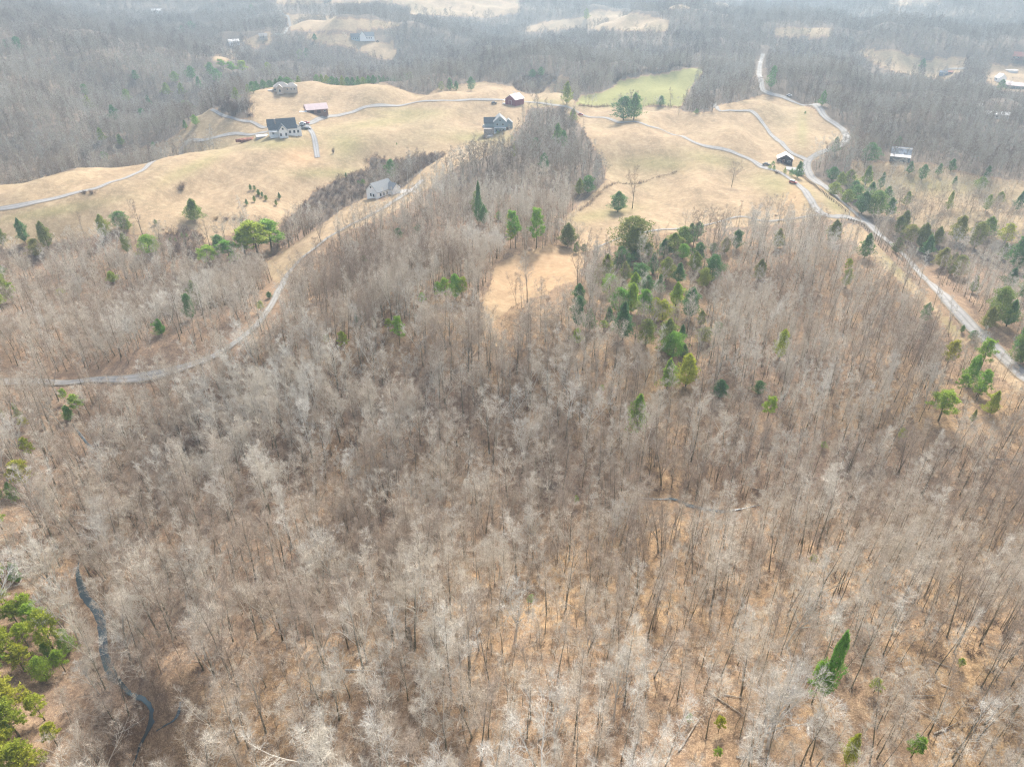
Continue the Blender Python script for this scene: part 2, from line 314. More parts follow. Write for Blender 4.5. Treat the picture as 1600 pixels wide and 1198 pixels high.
for a in ((1110,248,50,12,10),(1030,255,60,14,0),(1215,290,40,16,20),(940,335,60,9,-10),(300,262,60,9,-25),(600,190,90,8,-8),(640,176,60,8,0),(750,215,60,8,0),(540,225,30,20,0),(1305,320,24,10,40),(1260,300,16,10,40),(1254,200,8,30,0),(860,160,40,5,0),(440,225,60,8,0),(1350,290,60,14,10),(1450,290,80,14,5),(1490,510,20,12,45),(1400,420,30,8,45),(960,165,60,4,0),(510,270,60,8,0),(80,330,90,7,-10)):
    gr = np.maximum(gr, blob(*a) * .4)
col[:, 1] = gr
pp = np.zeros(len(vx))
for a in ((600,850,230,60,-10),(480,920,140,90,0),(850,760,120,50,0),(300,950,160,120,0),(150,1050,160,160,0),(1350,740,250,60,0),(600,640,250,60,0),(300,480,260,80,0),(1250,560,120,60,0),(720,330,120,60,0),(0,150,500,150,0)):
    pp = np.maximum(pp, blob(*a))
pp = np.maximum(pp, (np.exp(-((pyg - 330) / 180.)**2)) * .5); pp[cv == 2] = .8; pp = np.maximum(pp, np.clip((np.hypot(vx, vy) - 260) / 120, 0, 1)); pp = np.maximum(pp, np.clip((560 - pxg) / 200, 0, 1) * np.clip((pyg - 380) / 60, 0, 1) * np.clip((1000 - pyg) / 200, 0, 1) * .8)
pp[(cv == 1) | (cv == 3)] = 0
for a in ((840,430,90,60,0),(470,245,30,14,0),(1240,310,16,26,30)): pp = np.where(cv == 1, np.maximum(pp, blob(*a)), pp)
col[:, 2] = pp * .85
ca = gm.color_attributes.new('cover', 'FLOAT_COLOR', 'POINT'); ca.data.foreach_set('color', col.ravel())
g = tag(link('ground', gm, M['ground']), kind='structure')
cap = mesh_np('ground_cap', np.vstack([[0, 0, Zg[:, 0].mean() - .2], V[np.arange(NA) * ND]]), np.array([(0, k + 1, k + 2) for k in range(NA - 1)]))
tag(link('ground_below_viewpoint', cap, M['ground']), kind='structure')

def ribbon(name, line, hw, m, lift=.10, jitter=.25, flat=False, seed=0):
    rr = np.random.RandomState(seed); T = np.gradient(line, axis=0); T /= np.hypot(T[:, 0], T[:, 1])[:, None] + 1e-9; N = np.c_[T[:, 1], -T[:, 0]]
    tp = np.ones(len(line))
    if flat: e_ = np.minimum(np.arange(len(line)), np.arange(len(line))[::-1]) / 6.; tp = np.clip(e_, .12, 1)
    K = 9; v = []; jl = np.convolve(rr.randn(len(line) + 4), np.ones(5) / 5, 'valid') * jitter; jr = np.convolve(rr.randn(len(line) + 4), np.ones(5) / 5, 'valid') * jitter
    for k in range(K):
        s = k / (K - 1) * 2 - 1; ww = hw + (jl if s < 0 else jr) * abs(s); p = line + N * (s * ww * tp)[:, None]
        z = (zat(line[:, 0], line[:, 1]) if flat else zat(p[:, 0], p[:, 1])) + lift + .0003 * np.hypot(p[:, 0], p[:, 1]) - (.06 if abs(s) == 1 else 0)
        v.append(np.c_[p, z])
    v = np.stack(v, 1).reshape(-1, 3); f = [(i*K+k, i*K+k+1, (i+1)*K+k+1, (i+1)*K+k) for i in range(len(line)-1) for k in range(K-1)]
    me = mesh_np(name, v, f); me.polygons.foreach_set('use_smooth', np.ones(len(me.polygons), bool)); me.update()
    at = me.attributes.new('across', 'FLOAT', 'POINT'); at.data.foreach_set('value', np.tile(np.abs(np.linspace(-1, 1, K)), len(line)).astype(np.float32))
    return tag(link(name, me, m), kind='structure')
rn = ['farm_road','farm_lane','ridge_road','driveway','barn_lane','gravel_road','loop_lane','field_lane','wood_track','far_road','far_lane']
for k, (ln, hw, m) in enumerate(roadlines): ribbon(rn[k], ln, hw * .86, M[m], .10 + .015 * k, seed=k)
for k, s in enumerate(streams): ribbon('stream_water', s, sw[k] * .55, M['water'], .12 if k != 2 else .25, .5, True, 50 + k)
# ------------------------------------------------------------------ mesh builder for trees
class MB:
    def __init__(s): s.v = []; s.f = []; s.m = []
    def tube(s, P, rad, k=4, mi=0):
        b0 = len(s.v); P = [Vector(p) for p in P]; up = Vector((.3, .2, 1)).normalized()
        for i, p in enumerate(P):
            d = (P[min(i+1, len(P)-1)] - P[max(i-1, 0)]).normalized(); a = d.cross(Vector((1, .1, .2))).normalized(); b = d.cross(a)
            for j in range(k):
                t = 6.283 * j / k; s.v.append(tuple(p + (a * math.cos(t) + b * math.sin(t)) * rad[i]))
        for i in range(len(P) - 1):
            for j in range(k):
                j2 = (j + 1) % k; s.f.append((b0+i*k+j, b0+i*k+j2, b0+(i+1)*k+j2, b0+(i+1)*k+j)); s.m.append(mi)
    def sliver(s, p, q, wd, mi=0):
        d = q - p; a = d.cross(Vector((rnd.gauss(0,1), rnd.gauss(0,1), rnd.gauss(0,1))))
        if a.length < 1e-6: return
        a.normalize(); b = len(s.v); s.v += [tuple(p + a*wd*.5), tuple(p - a*wd*.5), tuple(q)]; s.f.append((b, b+1, b+2)); s.m.append(mi)
    def blade(s, p, n, u, l, wd, mi=0):
        a = n.cross(u)
        if a.length < 1e-6: return
        a.normalize(); b = len(s.v); s.v += [tuple(p - a*wd*.5), tuple(p + u*l*.5 - a*wd*.2 + n*.0), tuple(p + u*l), tuple(p + a*wd*.5)]; s.f.append((b, b+1, b+2, b+3)); s.m.append(mi)
    def mesh(s, name, mats):
        me = bpy.data.meshes.new(name); me.from_pydata(s.v, [], s.f)
        for m in mats: me.materials.append(m)
        me.polygons.foreach_set('material_index', s.m); me.update(); return me
def rv(s=1.0): return Vector((rnd.gauss(0, s), rnd.gauss(0, s), rnd.gauss(0, s)))
def limb(p, d, L, n, bend, lift):
    P = [p.copy()]; d = d.normalized()
    for i in range(n):
        d = (d + rv(bend) + Vector((0, 0, lift))).normalized(); P.append(P[-1] + d * (L / n))
    return P
def along(P, t):
    k = t * (len(P) - 1); i = min(int(k), len(P) - 2); f = k - i; return P[i].lerp(P[i+1], f), (P[i+1] - P[i]).normalized()
def offdir(d, ang):
    a = d.cross(rv()).normalized(); return (d * math.cos(ang) + a * math.sin(ang)).normalized()
def bare(H, r, c0, nl, ll, spread, n2, n3, n4, tw, wd, fork=0.0, lean=.02, kt=6):
    """a leafless tree; returns (trunk builder, crown builder). c0 crown start fraction, ll longest limb, tw twig length, wd twig width"""
    T, K = MB(), MB(); d = Vector((rnd.gauss(0, lean), rnd.gauss(0, lean), 1)); P = limb(Vector((0, 0, -.6)), d, H * .97, 9, .035, .02)
    T.tube(P, [r * (1.25 if i == 0 else (1 - i / 9.6)) for i in range(10)], kt)
    stems = [(P, r, c0)]
    for k in range(int(fork)):
        t = c0 * rnd.uniform(.75, 1.1); p, dd = along(P, t); Q = limb(p, offdir(dd, rnd.uniform(.35, .6)), H * (1 - t) * rnd.uniform(.85, 1.0), 6, .07, .05)
        K.tube(Q, [r * .6 * (1 - i / 7) for i in range(7)], 5); stems.append((Q, r * .6, .3))
    for P_, r_, c_ in stems:
        nn = nl if P_ is P else int(nl * .6)
        for i in range(nn):
            t = c_ + (1 - c_) * (i + rnd.random()) / nn; t = min(t, .98); p, dd = along(P_, t); u = (t - c_) / (1 - c_)
            L = ll * (1 - .62 * u) * rnd.uniform(.7, 1.15) * (1 if u > .12 else .65)
            B = limb(p, offdir(dd, spread * rnd.uniform(.75, 1.25)), L, 4, .11, .09); rb = max(.028, r_ * .36 * (1 - .45 * u)) * min(1, L / 5 + .3)
            K.tube(B, [rb, rb*.75, rb*.55, rb*.38, rb*.15], 4)
            for j in range(n2):
                tt = rnd.uniform(.2, 1); p2, d2 = along(B, min(tt, .99)); L2 = L * .5 * (1.15 - .6*tt) * rnd.uniform(.6, 1.2) + .4
                B2 = limb(p2, offdir(d2, rnd.uniform(.4, .85)), L2, 2, .15, .08); r2 = max(.014 if wd < .03 else .02, rb * .40); K.tube(B2, [r2, r2*.6, r2*.25], 3)
                for k in range(n3):
                    t3 = rnd.uniform(.15, 1); p3, d3 = along(B2, min(t3, .99)); e = p3 + (offdir(d3, rnd.uniform(.4, .9)) + Vector((0,0,.18))).normalized() * (L2 * .45 * rnd.uniform(.6, 1.2) + .35)
                    K.sliver(p3, e, wd * 1.4)
                    for q_ in range(n4):
                        p4 = p3.lerp(e, rnd.uniform(.2, 1)); K.sliver(p4, p4 + (offdir((e - p3).normalized(), rnd.uniform(.4, 1.0)) + Vector((0,0,.12))).normalized() * tw * rnd.uniform(.6, 1.3), wd)
    return T, K
def cedar(H, rw, n, leaf, top=.55, open_=0.0, base=.1):
    T, K = MB(), MB(); T.tube(limb(Vector((0,0,-.5)), Vector((0,0,1)), H*.9, 5, .03, .02), [.18*H/9, .15*H/9, .12*H/9, .09*H/9, .05*H/9, .02], 5)
    lumps = [(rnd.uniform(0, 6.28), rnd.uniform(.1, .95), rnd.uniform(.12, .42)) for _ in range(44)]
    for i in range(n):
        u = rnd.random() ** .85; z = H * (base + (1 - base) * u); prof = min(1, (u / .22 + .25)) * (max(0, 1 - u) ** top) ** .9 * 1.12
        a = rnd.uniform(0, 6.283); rr = rw * prof; rr *= .60 + sum(s * math.exp(-(((a - la + 3.14) % 6.283 - 3.14) ** 2 / .12 + (u - lu) ** 2 / .006)) for la, lu, s in lumps) * 1.5
        depth = rnd.random() ** 2 * .55; ra = rr * (1 - depth)
        if open_ and rnd.random() < open_ * .5: continue
        p = Vector((math.cos(a) * ra, math.sin(a) * ra, z + rnd.gauss(0, .22))); o = Vector((math.cos(a), math.sin(a), .35 + u * .5)).normalized()
        nn = (o + rv(.55)).normalized(); uu = (Vector((o.x*.5, o.y*.5, 1)) + rv(.5)).normalized(); K.blade(p, nn, uu, leaf * rnd.uniform(.7, 1.4), leaf * rnd.uniform(.45, .8))
    return T, K
def pine(H, rw, nb, leaf, c0=.42, per=44):
    T, K = MB(), MB(); P = limb(Vector((0,0,-.6)), Vector((rnd.gauss(0,.03),0,1)), H*.97, 8, .03, .02); T.tube(P, [.26*H/16*(1 - i/9) for i in range(9)], 6)
    for i in range(nb):
        t = c0 + (1 - c0) * (i + .5) / nb; u = (t - c0) / (1 - c0); p, d = along(P, min(t, .99)); a = i * 2.4 + rnd.uniform(-.4, .4); L = rw * (1 - u) ** .55 * rnd.uniform(.7, 1.15) * (.6 + .4 * min(1, u * 5)) + .3
        B = limb(p, Vector((math.cos(a), math.sin(a), .25 + .5 * u)), L, 3, .08, .07); K.tube(B, [.07, .05, .04, .02], 3, 1)
        for c in range(4):
            q_, dq = along(B, min(.99, .4 + c * .2)); q_ = q_ + rv(.25)
            for k in range(per // 2 if c < 2 else per):
                dir_ = (rv(1) + Vector((0,0,.6)) + dq * .6).normalized(); K.blade(q_ + rv(.22 * rw / 3), rv().normalized(), dir_, leaf * rnd.uniform(.8, 1.3), leaf * .42)
    return T, K

# ------------------------------------------------------------------ bark and foliage: tone differs from tree to tree and from stand to stand
def bark_mat(name, stops, zlo=None, amt=.85):
    m, t, b = mat(name, .9, .1); oi = ND_(t, 'ShaderNodeObjectInfo')
    n_ = noise(t, .018, 3, .6, oi.outputs['Location'])
    add = ND_(t, 'ShaderNodeMath', operation='MULTIPLY_ADD'); L_(t, n_, add.inputs[0]); add.inputs[1].default_value = 1.9
    r2 = ND_(t, 'ShaderNodeMath', operation='MULTIPLY_ADD'); L_(t, oi.outputs['Random'], r2.inputs[0]); r2.inputs[1].default_value = amt; r2.inputs[2].default_value = -.45 - amt/2; L_(t, r2.outputs[0], add.inputs[2])
    c = ramp(t, add.outputs[0], stops)
    if zlo:
        tc = ND_(t, 'ShaderNodeTexCoord'); sx = ND_(t, 'ShaderNodeSeparateXYZ'); L_(t, tc.outputs['Object'], sx.inputs[0])
        mr = ND_(t, 'ShaderNodeMapRange'); mr.inputs[1].default_value = 3; mr.inputs[2].default_value = 17; L_(t, sx.outputs[2], mr.inputs[0])
        lo = mix(t, noise(t, 1.2, 4, .6, tc.outputs['Object']), zlo, (.10, .11, .045)); c = mix(t, mr.outputs[0], lo, c)
    L_(t, c, b.inputs['Base Color']); return m
TW = [(0, (.28, .215, .16)), (.25, (.40, .325, .25)), (.5, (.525, .45, .355)), (.75, (.61, .55, .45)), (.95, (.66, .62, .54))]
M['bark'] = bark_mat('grey_brown_bark', [(0, (.17,.145,.105)), (.5, (.30,.265,.205)), (1, (.43,.40,.33))], (.17, .135, .092))
M['twigs'] = bark_mat('bare_twigs', TW)
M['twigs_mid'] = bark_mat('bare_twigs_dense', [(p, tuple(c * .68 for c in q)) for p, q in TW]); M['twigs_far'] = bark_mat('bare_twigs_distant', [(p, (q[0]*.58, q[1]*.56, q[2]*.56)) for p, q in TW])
M['pale'] = bark_mat('pale_sycamore_bark', [(0, (.48,.44,.37)), (1, (.60,.56,.49))])
M['brush'] = bark_mat('brush_stems', [(0, (.13,.09,.075)), (.4, (.20,.145,.115)), (.7, (.29,.22,.16)), (1, (.36,.28,.18))])
def leaf_mat(name, stops, dark=.45):
    m, t, b = mat(name, .65, .2); oi = ND_(t, 'ShaderNodeObjectInfo'); tc = ND_(t, 'ShaderNodeTexCoord')
    c = ramp(t, oi.outputs['Random'], stops); f = noise(t, 1.1, 4, .7, tc.outputs['Object'])
    f = noise(t, 2.2, 4, .75, tc.outputs['Object']); c2 = mix(t, 1.0, c, ramp(t, f, [(.3, (dark,dark,dark)), (.6, (1.4,1.35,1.1))]), 'MULTIPLY'); L_(t, c2, b.inputs['Base Color'])
    tr = ND_(t, 'ShaderNodeBsdfTranslucent'); L_(t, c2, tr.inputs[0]); mx = ND_(t, 'ShaderNodeMixShader'); mx.inputs[0].default_value = .4; L_(t, b.outputs[0], mx.inputs[1]); L_(t, tr.outputs[0], mx.inputs[2])
    L_(t, mx.outputs[0], t.nodes['Material Output'].inputs['Surface']); return m
M['cedar'] = leaf_mat('cedar_foliage', [(0, (0.100, 0.204, 0.099)), (.5, (0.150, 0.272, 0.105)), (1, (0.285, 0.319, 0.085))])
M['green'] = leaf_mat('green_cedar_foliage', [(0, (0.164, 0.359, 0.079)), (.5, (0.261, 0.421, 0.077)), (1, (0.425, 0.440, 0.065))])
M['pine'] = leaf_mat('pine_needles', [(0, (0.218, 0.394, 0.065)), (.5, (0.317, 0.435, 0.065)), (1, (0.436, 0.460, 0.065))])
M['lime'] = leaf_mat('yellow_green_needles', [(0, (0.258, 0.332, 0.050)), (.5, (0.336, 0.370, 0.050)), (1, (0.392, 0.381, 0.059))])
M['olive'] = leaf_mat('olive_foliage', [(0, (0.180, 0.218, 0.086)), (.5, (0.252, 0.277, 0.100)), (1, (0.306, 0.302, 0.114))])

NEAR = [  # H, r, crown start, limbs, limb length, spread, n2, n3, n4, twig, width, forks
 (24, .15, .34, 17, 3.7, .62, 5, 6, 3, .85, .023, 0), (26, .18, .36, 18, 4.2, .66, 5, 6, 3, .9, .024, 0), (22, .13, .40, 15, 3.3, .56, 5, 5, 3, .8, .024, 0),
 (27, .26, .30, 14, 5.6, .68, 6, 6, 3, .95, .026, 1), (23, .23, .26, 13, 6.0, .76, 6, 6, 3, .95, .026, 2), (20, .22, .22, 12, 6.0, .82, 6, 6, 3, .95, .026, 3),
 (25, .16, .46, 15, 3.3, .56, 5, 5, 3, .8, .024, 0)]
protos = []
for k, a in enumerate(NEAR):
    T, K = bare(*a); protos.append((T.mesh('trunk', [M['bark']]), K.mesh('crown', [M['twigs']]), a[0]))
for k in range(2):
    T, K = bare(22, .27, .34, 12, 6.2, .85, 6, 5, 3, .8, .034, 3, .05); protos.append((T.mesh('trunk', [M['pale']]), K.mesh('crown', [M['pale']]), 22))
NB = 7
def both(T, K, mats, name):
    b = len(T.v); J = MB(); J.v = T.v + K.v; J.f = T.f + [tuple(i + b for i in f) for f in K.f]; J.m = [0] * len(T.f) + [1 + m for m in K.m]
    return J.mesh(name, mats)
hid = {}
def source(key, meshes):
    c = bpy.data.collections.new(key)
    for i, me in enumerate(meshes):
        o = bpy.data.objects.new('%s_%02d' % (key, i), me); c.objects.link(o)
    return c
def joined(pr):
    b = len(pr[0].vertices); vs_ = np.zeros(b * 3, np.float32); pr[0].vertices.foreach_get('co', vs_); me2 = pr[1]; w2 = np.zeros(len(me2.vertices) * 3, np.float32); me2.vertices.foreach_get('co', w2)
    f = [tuple(p.vertices) for p in pr[0].polygons] + [tuple(i + b for i in p.vertices) for p in me2.polygons]; me = bpy.data.meshes.new('tree_shape')
    me.from_pydata(np.r_[vs_, w2].reshape(-1, 3).tolist(), [], f); me.materials.append(pr[0].materials[0]); me.materials.append(me2.materials[0])
    me.polygons.foreach_set('material_index', [0] * len(pr[0].polygons) + [1] * len(me2.polygons)); return me
src_near = source('near_trees', [joined(p) for p in protos])
MID = [(24,.2,.3,14,4.2,.7,5,5,2,1.0,.05,0),(25,.24,.25,15,4.8,.75,5,5,2,1.0,.055,0),(22,.24,.22,13,5.8,.85,5,5,2,1.0,.055,1),(20,.24,.2,12,6.2,.9,5,5,2,1.0,.055,1),(23,.2,.35,13,3.8,.65,5,5,2,.9,.05,0)]
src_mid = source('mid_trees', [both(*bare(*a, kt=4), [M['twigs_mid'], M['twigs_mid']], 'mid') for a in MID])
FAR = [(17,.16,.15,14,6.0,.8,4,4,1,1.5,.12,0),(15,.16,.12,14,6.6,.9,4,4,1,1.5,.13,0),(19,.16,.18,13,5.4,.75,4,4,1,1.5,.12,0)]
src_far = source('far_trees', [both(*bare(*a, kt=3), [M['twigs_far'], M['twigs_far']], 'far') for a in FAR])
SAP = [(9,.05,.25,9,2.3,.65,4,4,3,.6,.018,0),(12,.06,.35,10,2.4,.6,4,4,3,.6,.018,0),(7,.05,.15,9,2.6,.85,4,4,3,.6,.018,1),(14,.07,.4,10,2.3,.6,4,4,3,.6,.018,0),(10,.055,.12,11,3.2,.9,4,4,3,.65,.018,1)]
src_sap = source('saplings', [both(*bare(*a, kt=3), [M['bark'], M['twigs']], 'sapling') for a in SAP])
def bush(H, wd, n, tw, mi=0):
    K = MB()
    for i in range(n):
        a = rnd.uniform(0, 6.28); d = Vector((math.cos(a), math.sin(a), rnd.uniform(.5, 2.4))); P = limb(Vector((rnd.gauss(0, .35)*wd, rnd.gauss(0, .35)*wd, -.1)), d, H * rnd.uniform(.55, 1.05), 3, .15, .1); K.tube(P, [.03, .022, .015, .008], 3)
        for j in range(9):
            p, dd = along(P, rnd.uniform(.25, .99)); e = p + offdir(dd, rnd.uniform(.3, .9)) * H * .28 * rnd.uniform(.5, 1.2); K.sliver(p, e, tw)
            for q_ in range(3): p4 = p.lerp(e, rnd.random()); K.sliver(p4, p4 + offdir((e-p).normalized(), .8) * H * .14, tw * .8)
    return K
src_brush = source('brush', [bush(3.2, 1.2, 22, .035).mesh('b', [M['brush']]), bush(2.2, 1.4, 20, .03).mesh('b', [M['brush']]), bush(4.2, 1.3, 26, .04).mesh('b', [M['brush']])])
src_weed = source('low_brush', [bush(1.0, 1.3, 12, .03).mesh('b', [M['brush']]), bush(1.5, 1.3, 12, .03).mesh('b', [M['brush']])])

def stuff(name, src, P, idx, rot, scl, label, cat=None):
    me = bpy.data.meshes.new(name); me.vertices.add(len(P)); me.vertices.foreach_set('co', np.asarray(P, np.float32).ravel())
    a = me.attributes.new('pick', 'INT', 'POINT'); a.data.foreach_set('value', np.asarray(idx, np.int32))
    a = me.attributes.new('turn', 'FLOAT_VECTOR', 'POINT'); a.data.foreach_set('vector', np.asarray(rot, np.float32).ravel())
    a = me.attributes.new('size', 'FLOAT_VECTOR', 'POINT'); a.data.foreach_set('vector', np.asarray(scl, np.float32).ravel())
    o = link(name, me); ng = bpy.data.node_groups.new(name, 'GeometryNodeTree')
    ng.interface.new_socket('Geometry', in_out='INPUT', socket_type='NodeSocketGeometry'); ng.interface.new_socket('Geometry', in_out='OUTPUT', socket_type='NodeSocketGeometry')
    gi = ng.nodes.new('NodeGroupInput'); go = ng.nodes.new('NodeGroupOutput'); ip = ng.nodes.new('GeometryNodeInstanceOnPoints')
    ci = ng.nodes.new('GeometryNodeCollectionInfo'); ci.inputs[0].default_value = src; ci.inputs[1].default_value = True; ci.inputs[2].default_value = True
    def na(nm, ty):
        n_ = ng.nodes.new('GeometryNodeInputNamedAttribute'); n_.data_type = ty; n_.inputs[0].default_value = nm; return n_.outputs[0]
    e2 = ng.nodes.new('FunctionNodeEulerToRotation'); lk = ng.links.new
    lk(gi.outputs[0], ip.inputs['Points']); lk(ci.outputs[0], ip.inputs['Instance']); ip.inputs['Pick Instance'].default_value = True
    lk(na('pick', 'INT'), ip.inputs['Instance Index']); lk(na('turn', 'FLOAT_VECTOR'), e2.inputs[0]); lk(e2.outputs[0], ip.inputs['Rotation']); lk(na('size', 'FLOAT_VECTOR'), ip.inputs['Scale'])
    lk(ip.outputs[0], go.inputs[0]); md = o.modifiers.new('scatter', 'NODES'); md.node_group = ng
    return tag(o, label, kind='stuff')

# ------------------------------------------------------------------ evergreens read off the photo: column, top row, foot row, kind, width (photo px)
EVG = '''1312 270 292 c 16|1336 290 312 c 22|1360 285 305 c 18|1402 338 366 o 20|1420 352 380 o 26|1446 368 400 c 22|1470 388 418 o 26|1300 262 282 c 18|1384 292 318 c 20|1540 340 372 c 26|1570 350 380 g 20|1575 420 452 c 26|1415 300 322 c 14|1590 520 570 c 30|1572 470 510 c 26|1540 480 515 o 22|952 430 462 g 22|975 410 440 c 22|1010 432 462 c 20|1035 470 502 g 22|1060 412 442 c 20|1085 395 424 c 18|1008 500 540 c 22|
5 350 385 o 20|40 342 380 c 16|60 374 402 o 20|76 347 388 o 26|165 336 372 c 18|190 331 356 c 24|200 340 360 c 16|200 364 396 c 14|235 368 398 g 30|305 312 346 c 31|244 343 352 c 6
345 368 397 c 20|326 384 418 p 34|360 372 408 g 30|384 357 402 g 22|404 340 402 g 34|425 343 392 g 34|368 392 415 g 28|3 395 442 c 20|8 422 472 c 30|20 440 474 p 26|4 458 487 p 22|177 424 442 g 18|97 451 464 p 14|252 499 522 g 22
421 456 466 c 9|408 470 488 p 12|685 440 472 p 14|697 433 470 p 18|712 429 468 g 18|722 432 468 p 20|660 457 480 p 14|625 492 540 p 20|608 498 518 p 14|511 522 540 p 12|538 518 552 p 18|557 488 506 c 9|654 350 369 c 12|623 357 374 c 12|570 398 412 c 12|308 440 480 c 22|300 460 500 c 16
748 286 352 c 16|756 322 352 c 16|744 300 340 c 14|780 330 344 g 14|797 333 362 p 18|806 328 388 g 24|838 323 388 g 26|798 350 388 g 16|987 340 400 o 42|987 352 398 c 30|965 300 331 c 28
972 390 422 c 26|947 398 434 c 24|969 386 420 c 20|993 390 406 c 14|1037 374 402 c 24|1052 365 398 c 26|1066 355 388 c 20|1078 350 382 c 18|1090 347 372 c 14|1150 360 390 c 15|1132 371 396 o 20|1115 380 394 c 14|1066 382 405 g 16|1020 396 428 c 18|1040 403 438 c 22|1000 413 442 c 24|990 427 462 g 24|986 444 490 g 22|967 452 488 g 26|972 474 532 c 30|1007 454 494 g 26|1022 466 500 g 16|1055 442 478 g 22|1077 450 498 c 24|1112 400 442 c 24|1185 406 438 o 24|904 444 478 c 18|903 464 512 c 16|921 483 518 c 20|902 513 538 g 15|943 501 518 p 13|951 480 506 c 14|1042 499 544 c 26|1050 520 560 g 24|1064 508 534 c 14|1095 486 510 c 12|1122 504 519 c 11|1042 562 608 g 26|1071 554 604 g 28|1100 512 534 c 18|1067 538 558 c 18|900 379 396 c 8|912 382 394 c 8|887 350 386 o 30|930 420 445 c 14|1090 380 410 c 16|1030 430 460 c 16|1012 380 400 c 16|1098 420 450 c 16
1350 366 404 c 25|1323 404 428 p 12|1321 420 448 c 14|1300 345 380 o 30|1214 358 388 o 18|1365 299 338 c 28|1388 310 338 c 22|1346 300 334 c 22|1322 297 318 c 18|1438 350 388 o 30|1494 338 378 o 26|1522 348 388 o 22|1587 362 424 c 40|1594 485 565 c 36|1553 450 505 c 30|1519 432 458 c 14|1443 474 504 c 16|1475 529 584 y 26|1532 528 576 p 28|1512 556 604 g 24|1526 578 625 p 24|1499 585 618 p 20|1217 516 562 g 22|1494 400 434 o 22|1462 355 384 o 22|1502 508 520 c 7|1519 517 531 c 12|1484 396 430 o 20|1400 372 396 o 20|1600 430 470 c 24|1565 380 404 c 16|1410 330 360 o 18
102 607 628 p 13|124 617 648 p 26|110 634 658 g 16|40 652 672 y 19|30 629 654 g 11|52 684 724 p 20|43 719 768 y 36|24 754 782 g 22|0 752 784 g 14|4 799 828 p 22|5 640 662 y 14|8 918 952 p 28|86 958 1020 p 44|15 978 1034 y 44|76 1004 1024 g 16|102 1015 1048 p 26|26 1068 1126 y 62|13 1125 1148 g 20|12 1138 1176 y 34|46 1158 1204 y 48|50 928 968 p 30|74 1028 1064 g 26|0 1010 1060 p 30|10 1172 1210 p 40|62 945 985 p 34|28 940 975 y 34|70 1085 1125 p 30|40 1010 1050 y 40|2 985 1030 y 40|5 1085 1135 y 50|60 1175 1215 y 46|90 1130 1165 p 26|30 1100 1150 y 46|5 880 915 p 26|30 880 910 g 22|45 975 1010 p 30|110 985 1020 g 24
995 618 676 g 38|1123 594 622 c 22|1185 596 616 c 16|1198 618 658 p 22|940 601 614 p 8|1466 609 658 p 42|1546 612 648 g 24|1525 598 620 p 26|1407 669 685 g 10|1518 640 660 c 10|1281 990 1096 g 21|1268 1036 1100 p 34|1322 1148 1194 g 28|1423 1150 1184 p 26|1498 1029 1044 p 12|1365 1062 1082 p 20|1122 1119 1144 p 18|1075 1116 1130 p 12|829 928 948 p 12|1120 1168 1184 p 14|1286 690 700 g 8|900 774 790 p 8|1268 866 884 p 12
396 128 145 c 13|370 137 158 c 16|322 159 171 c 18|292 157 173 c 18|290 188 202 c 9|306 180 196 g 11|164 237 251 c 10|290 230 236 c 5|240 222 229 c 11|612 250 281 c 17|541 270 278 c 5|567 280 288 c 14|404 296 304 c 5|386 311 321 c 6|398 306 316 c 5|416 305 314 c 5|437 301 311 c 6|392 288 298 c 5|398 290 297 c 4|405 298 306 c 5|432 312 322 c 5|410 300 308 c 4
886 129 163 c 19|895 171 191 c 13|974 152 188 c 30|990 147 187 c 30|871 194 226 c 16|837 216 242 c 12|803 224 246 c 12|1088 170 178 c 9|832 109 122 c 12|1032 150 166 c 16|916 14 31 c 10|918 275 302 c 22|905 280 305 c 20|1303 215 240 c 14|880 205 232 c 12|492 53 64 c 10|850 240 268 c 16|845 105 120 c 9
1246 253 278 c 15|1284 142 166 c 12|1204 104 140 c 12|1352 260 290 c 20|1326 266 288 c 22|1302 286 305 c 20|1465 256 275 c 11|1540 260 280 c 11|1530 277 298 c 16|1490 276 292 c 9|1562 125 143 c 14|1440 258 282 c 12|1420 253 272 c 14|1402 214 230 c 12|1356 224 254 c 24|1440 92 108 c 12|1485 249 268 c 12|1334 283 302 c 18|1375 270 296 c 12|1560 300 318 c 14|1540 305 330 c 10|1588 300 330 c 16|1480 300 330 c 10
30 58 80 c 14|10 62 76 c 12|140 150 172 c 14|135 132 150 c 12|212 110 126 c 13|180 165 190 c 16|200 140 160 c 12|235 150 172 c 12|262 130 150 c 14|275 112 130 c 12|350 92 110 g 22|330 98 118 c 16|300 104 124 c 14|380 94 116 g 18|366 96 118 g 16|340 108 130 c 16|312 120 140 c 12|160 200 222 c 12|225 170 190 c 12|190 210 228 c 12|285 130 150 c 12|300 34 48 c 16|285 40 52 c 14|395 8 24 c 10|420 98 120 c 12|480 76 92 c 14|470 78 94 c 12|690 128 142 c 9|703 122 142 c 14|713 127 142 c 9|736 121 142 c 11'''
ROW = [(402,127,12),(412,129,12),(422,128,12),(432,124,14),(440,120,16),(450,121,14),(466,120,9),(388,132,10)] + [(495 + i * 8.1, 119 + (i * 7 % 5), 9 + (i * 5 % 4)) for i in range(19)]
def height_to(x, y, z, ytop):
    v = (599 - ytop) / F; q = y * (v * cP - sP) / (cP + v * sP); return q + CZ - z
EV = []
for line in EVG.replace('\n', '|').split('|'):
    if not line.strip(): continue
    a = line.split(); px, yt, yb, kd, wd = float(a[0]), float(a[1]), float(a[2]), a[3], float(a[4])
    x, y = hit(px, yb); z = float(zat(x, y)); h = height_to(x, y, z, yt); wm = wd / F * math.hypot(y * cP - (z - CZ) * sP, 0)
    EV.append((px, (yt + yb) / 2, x, y, z, h, wm, kd))
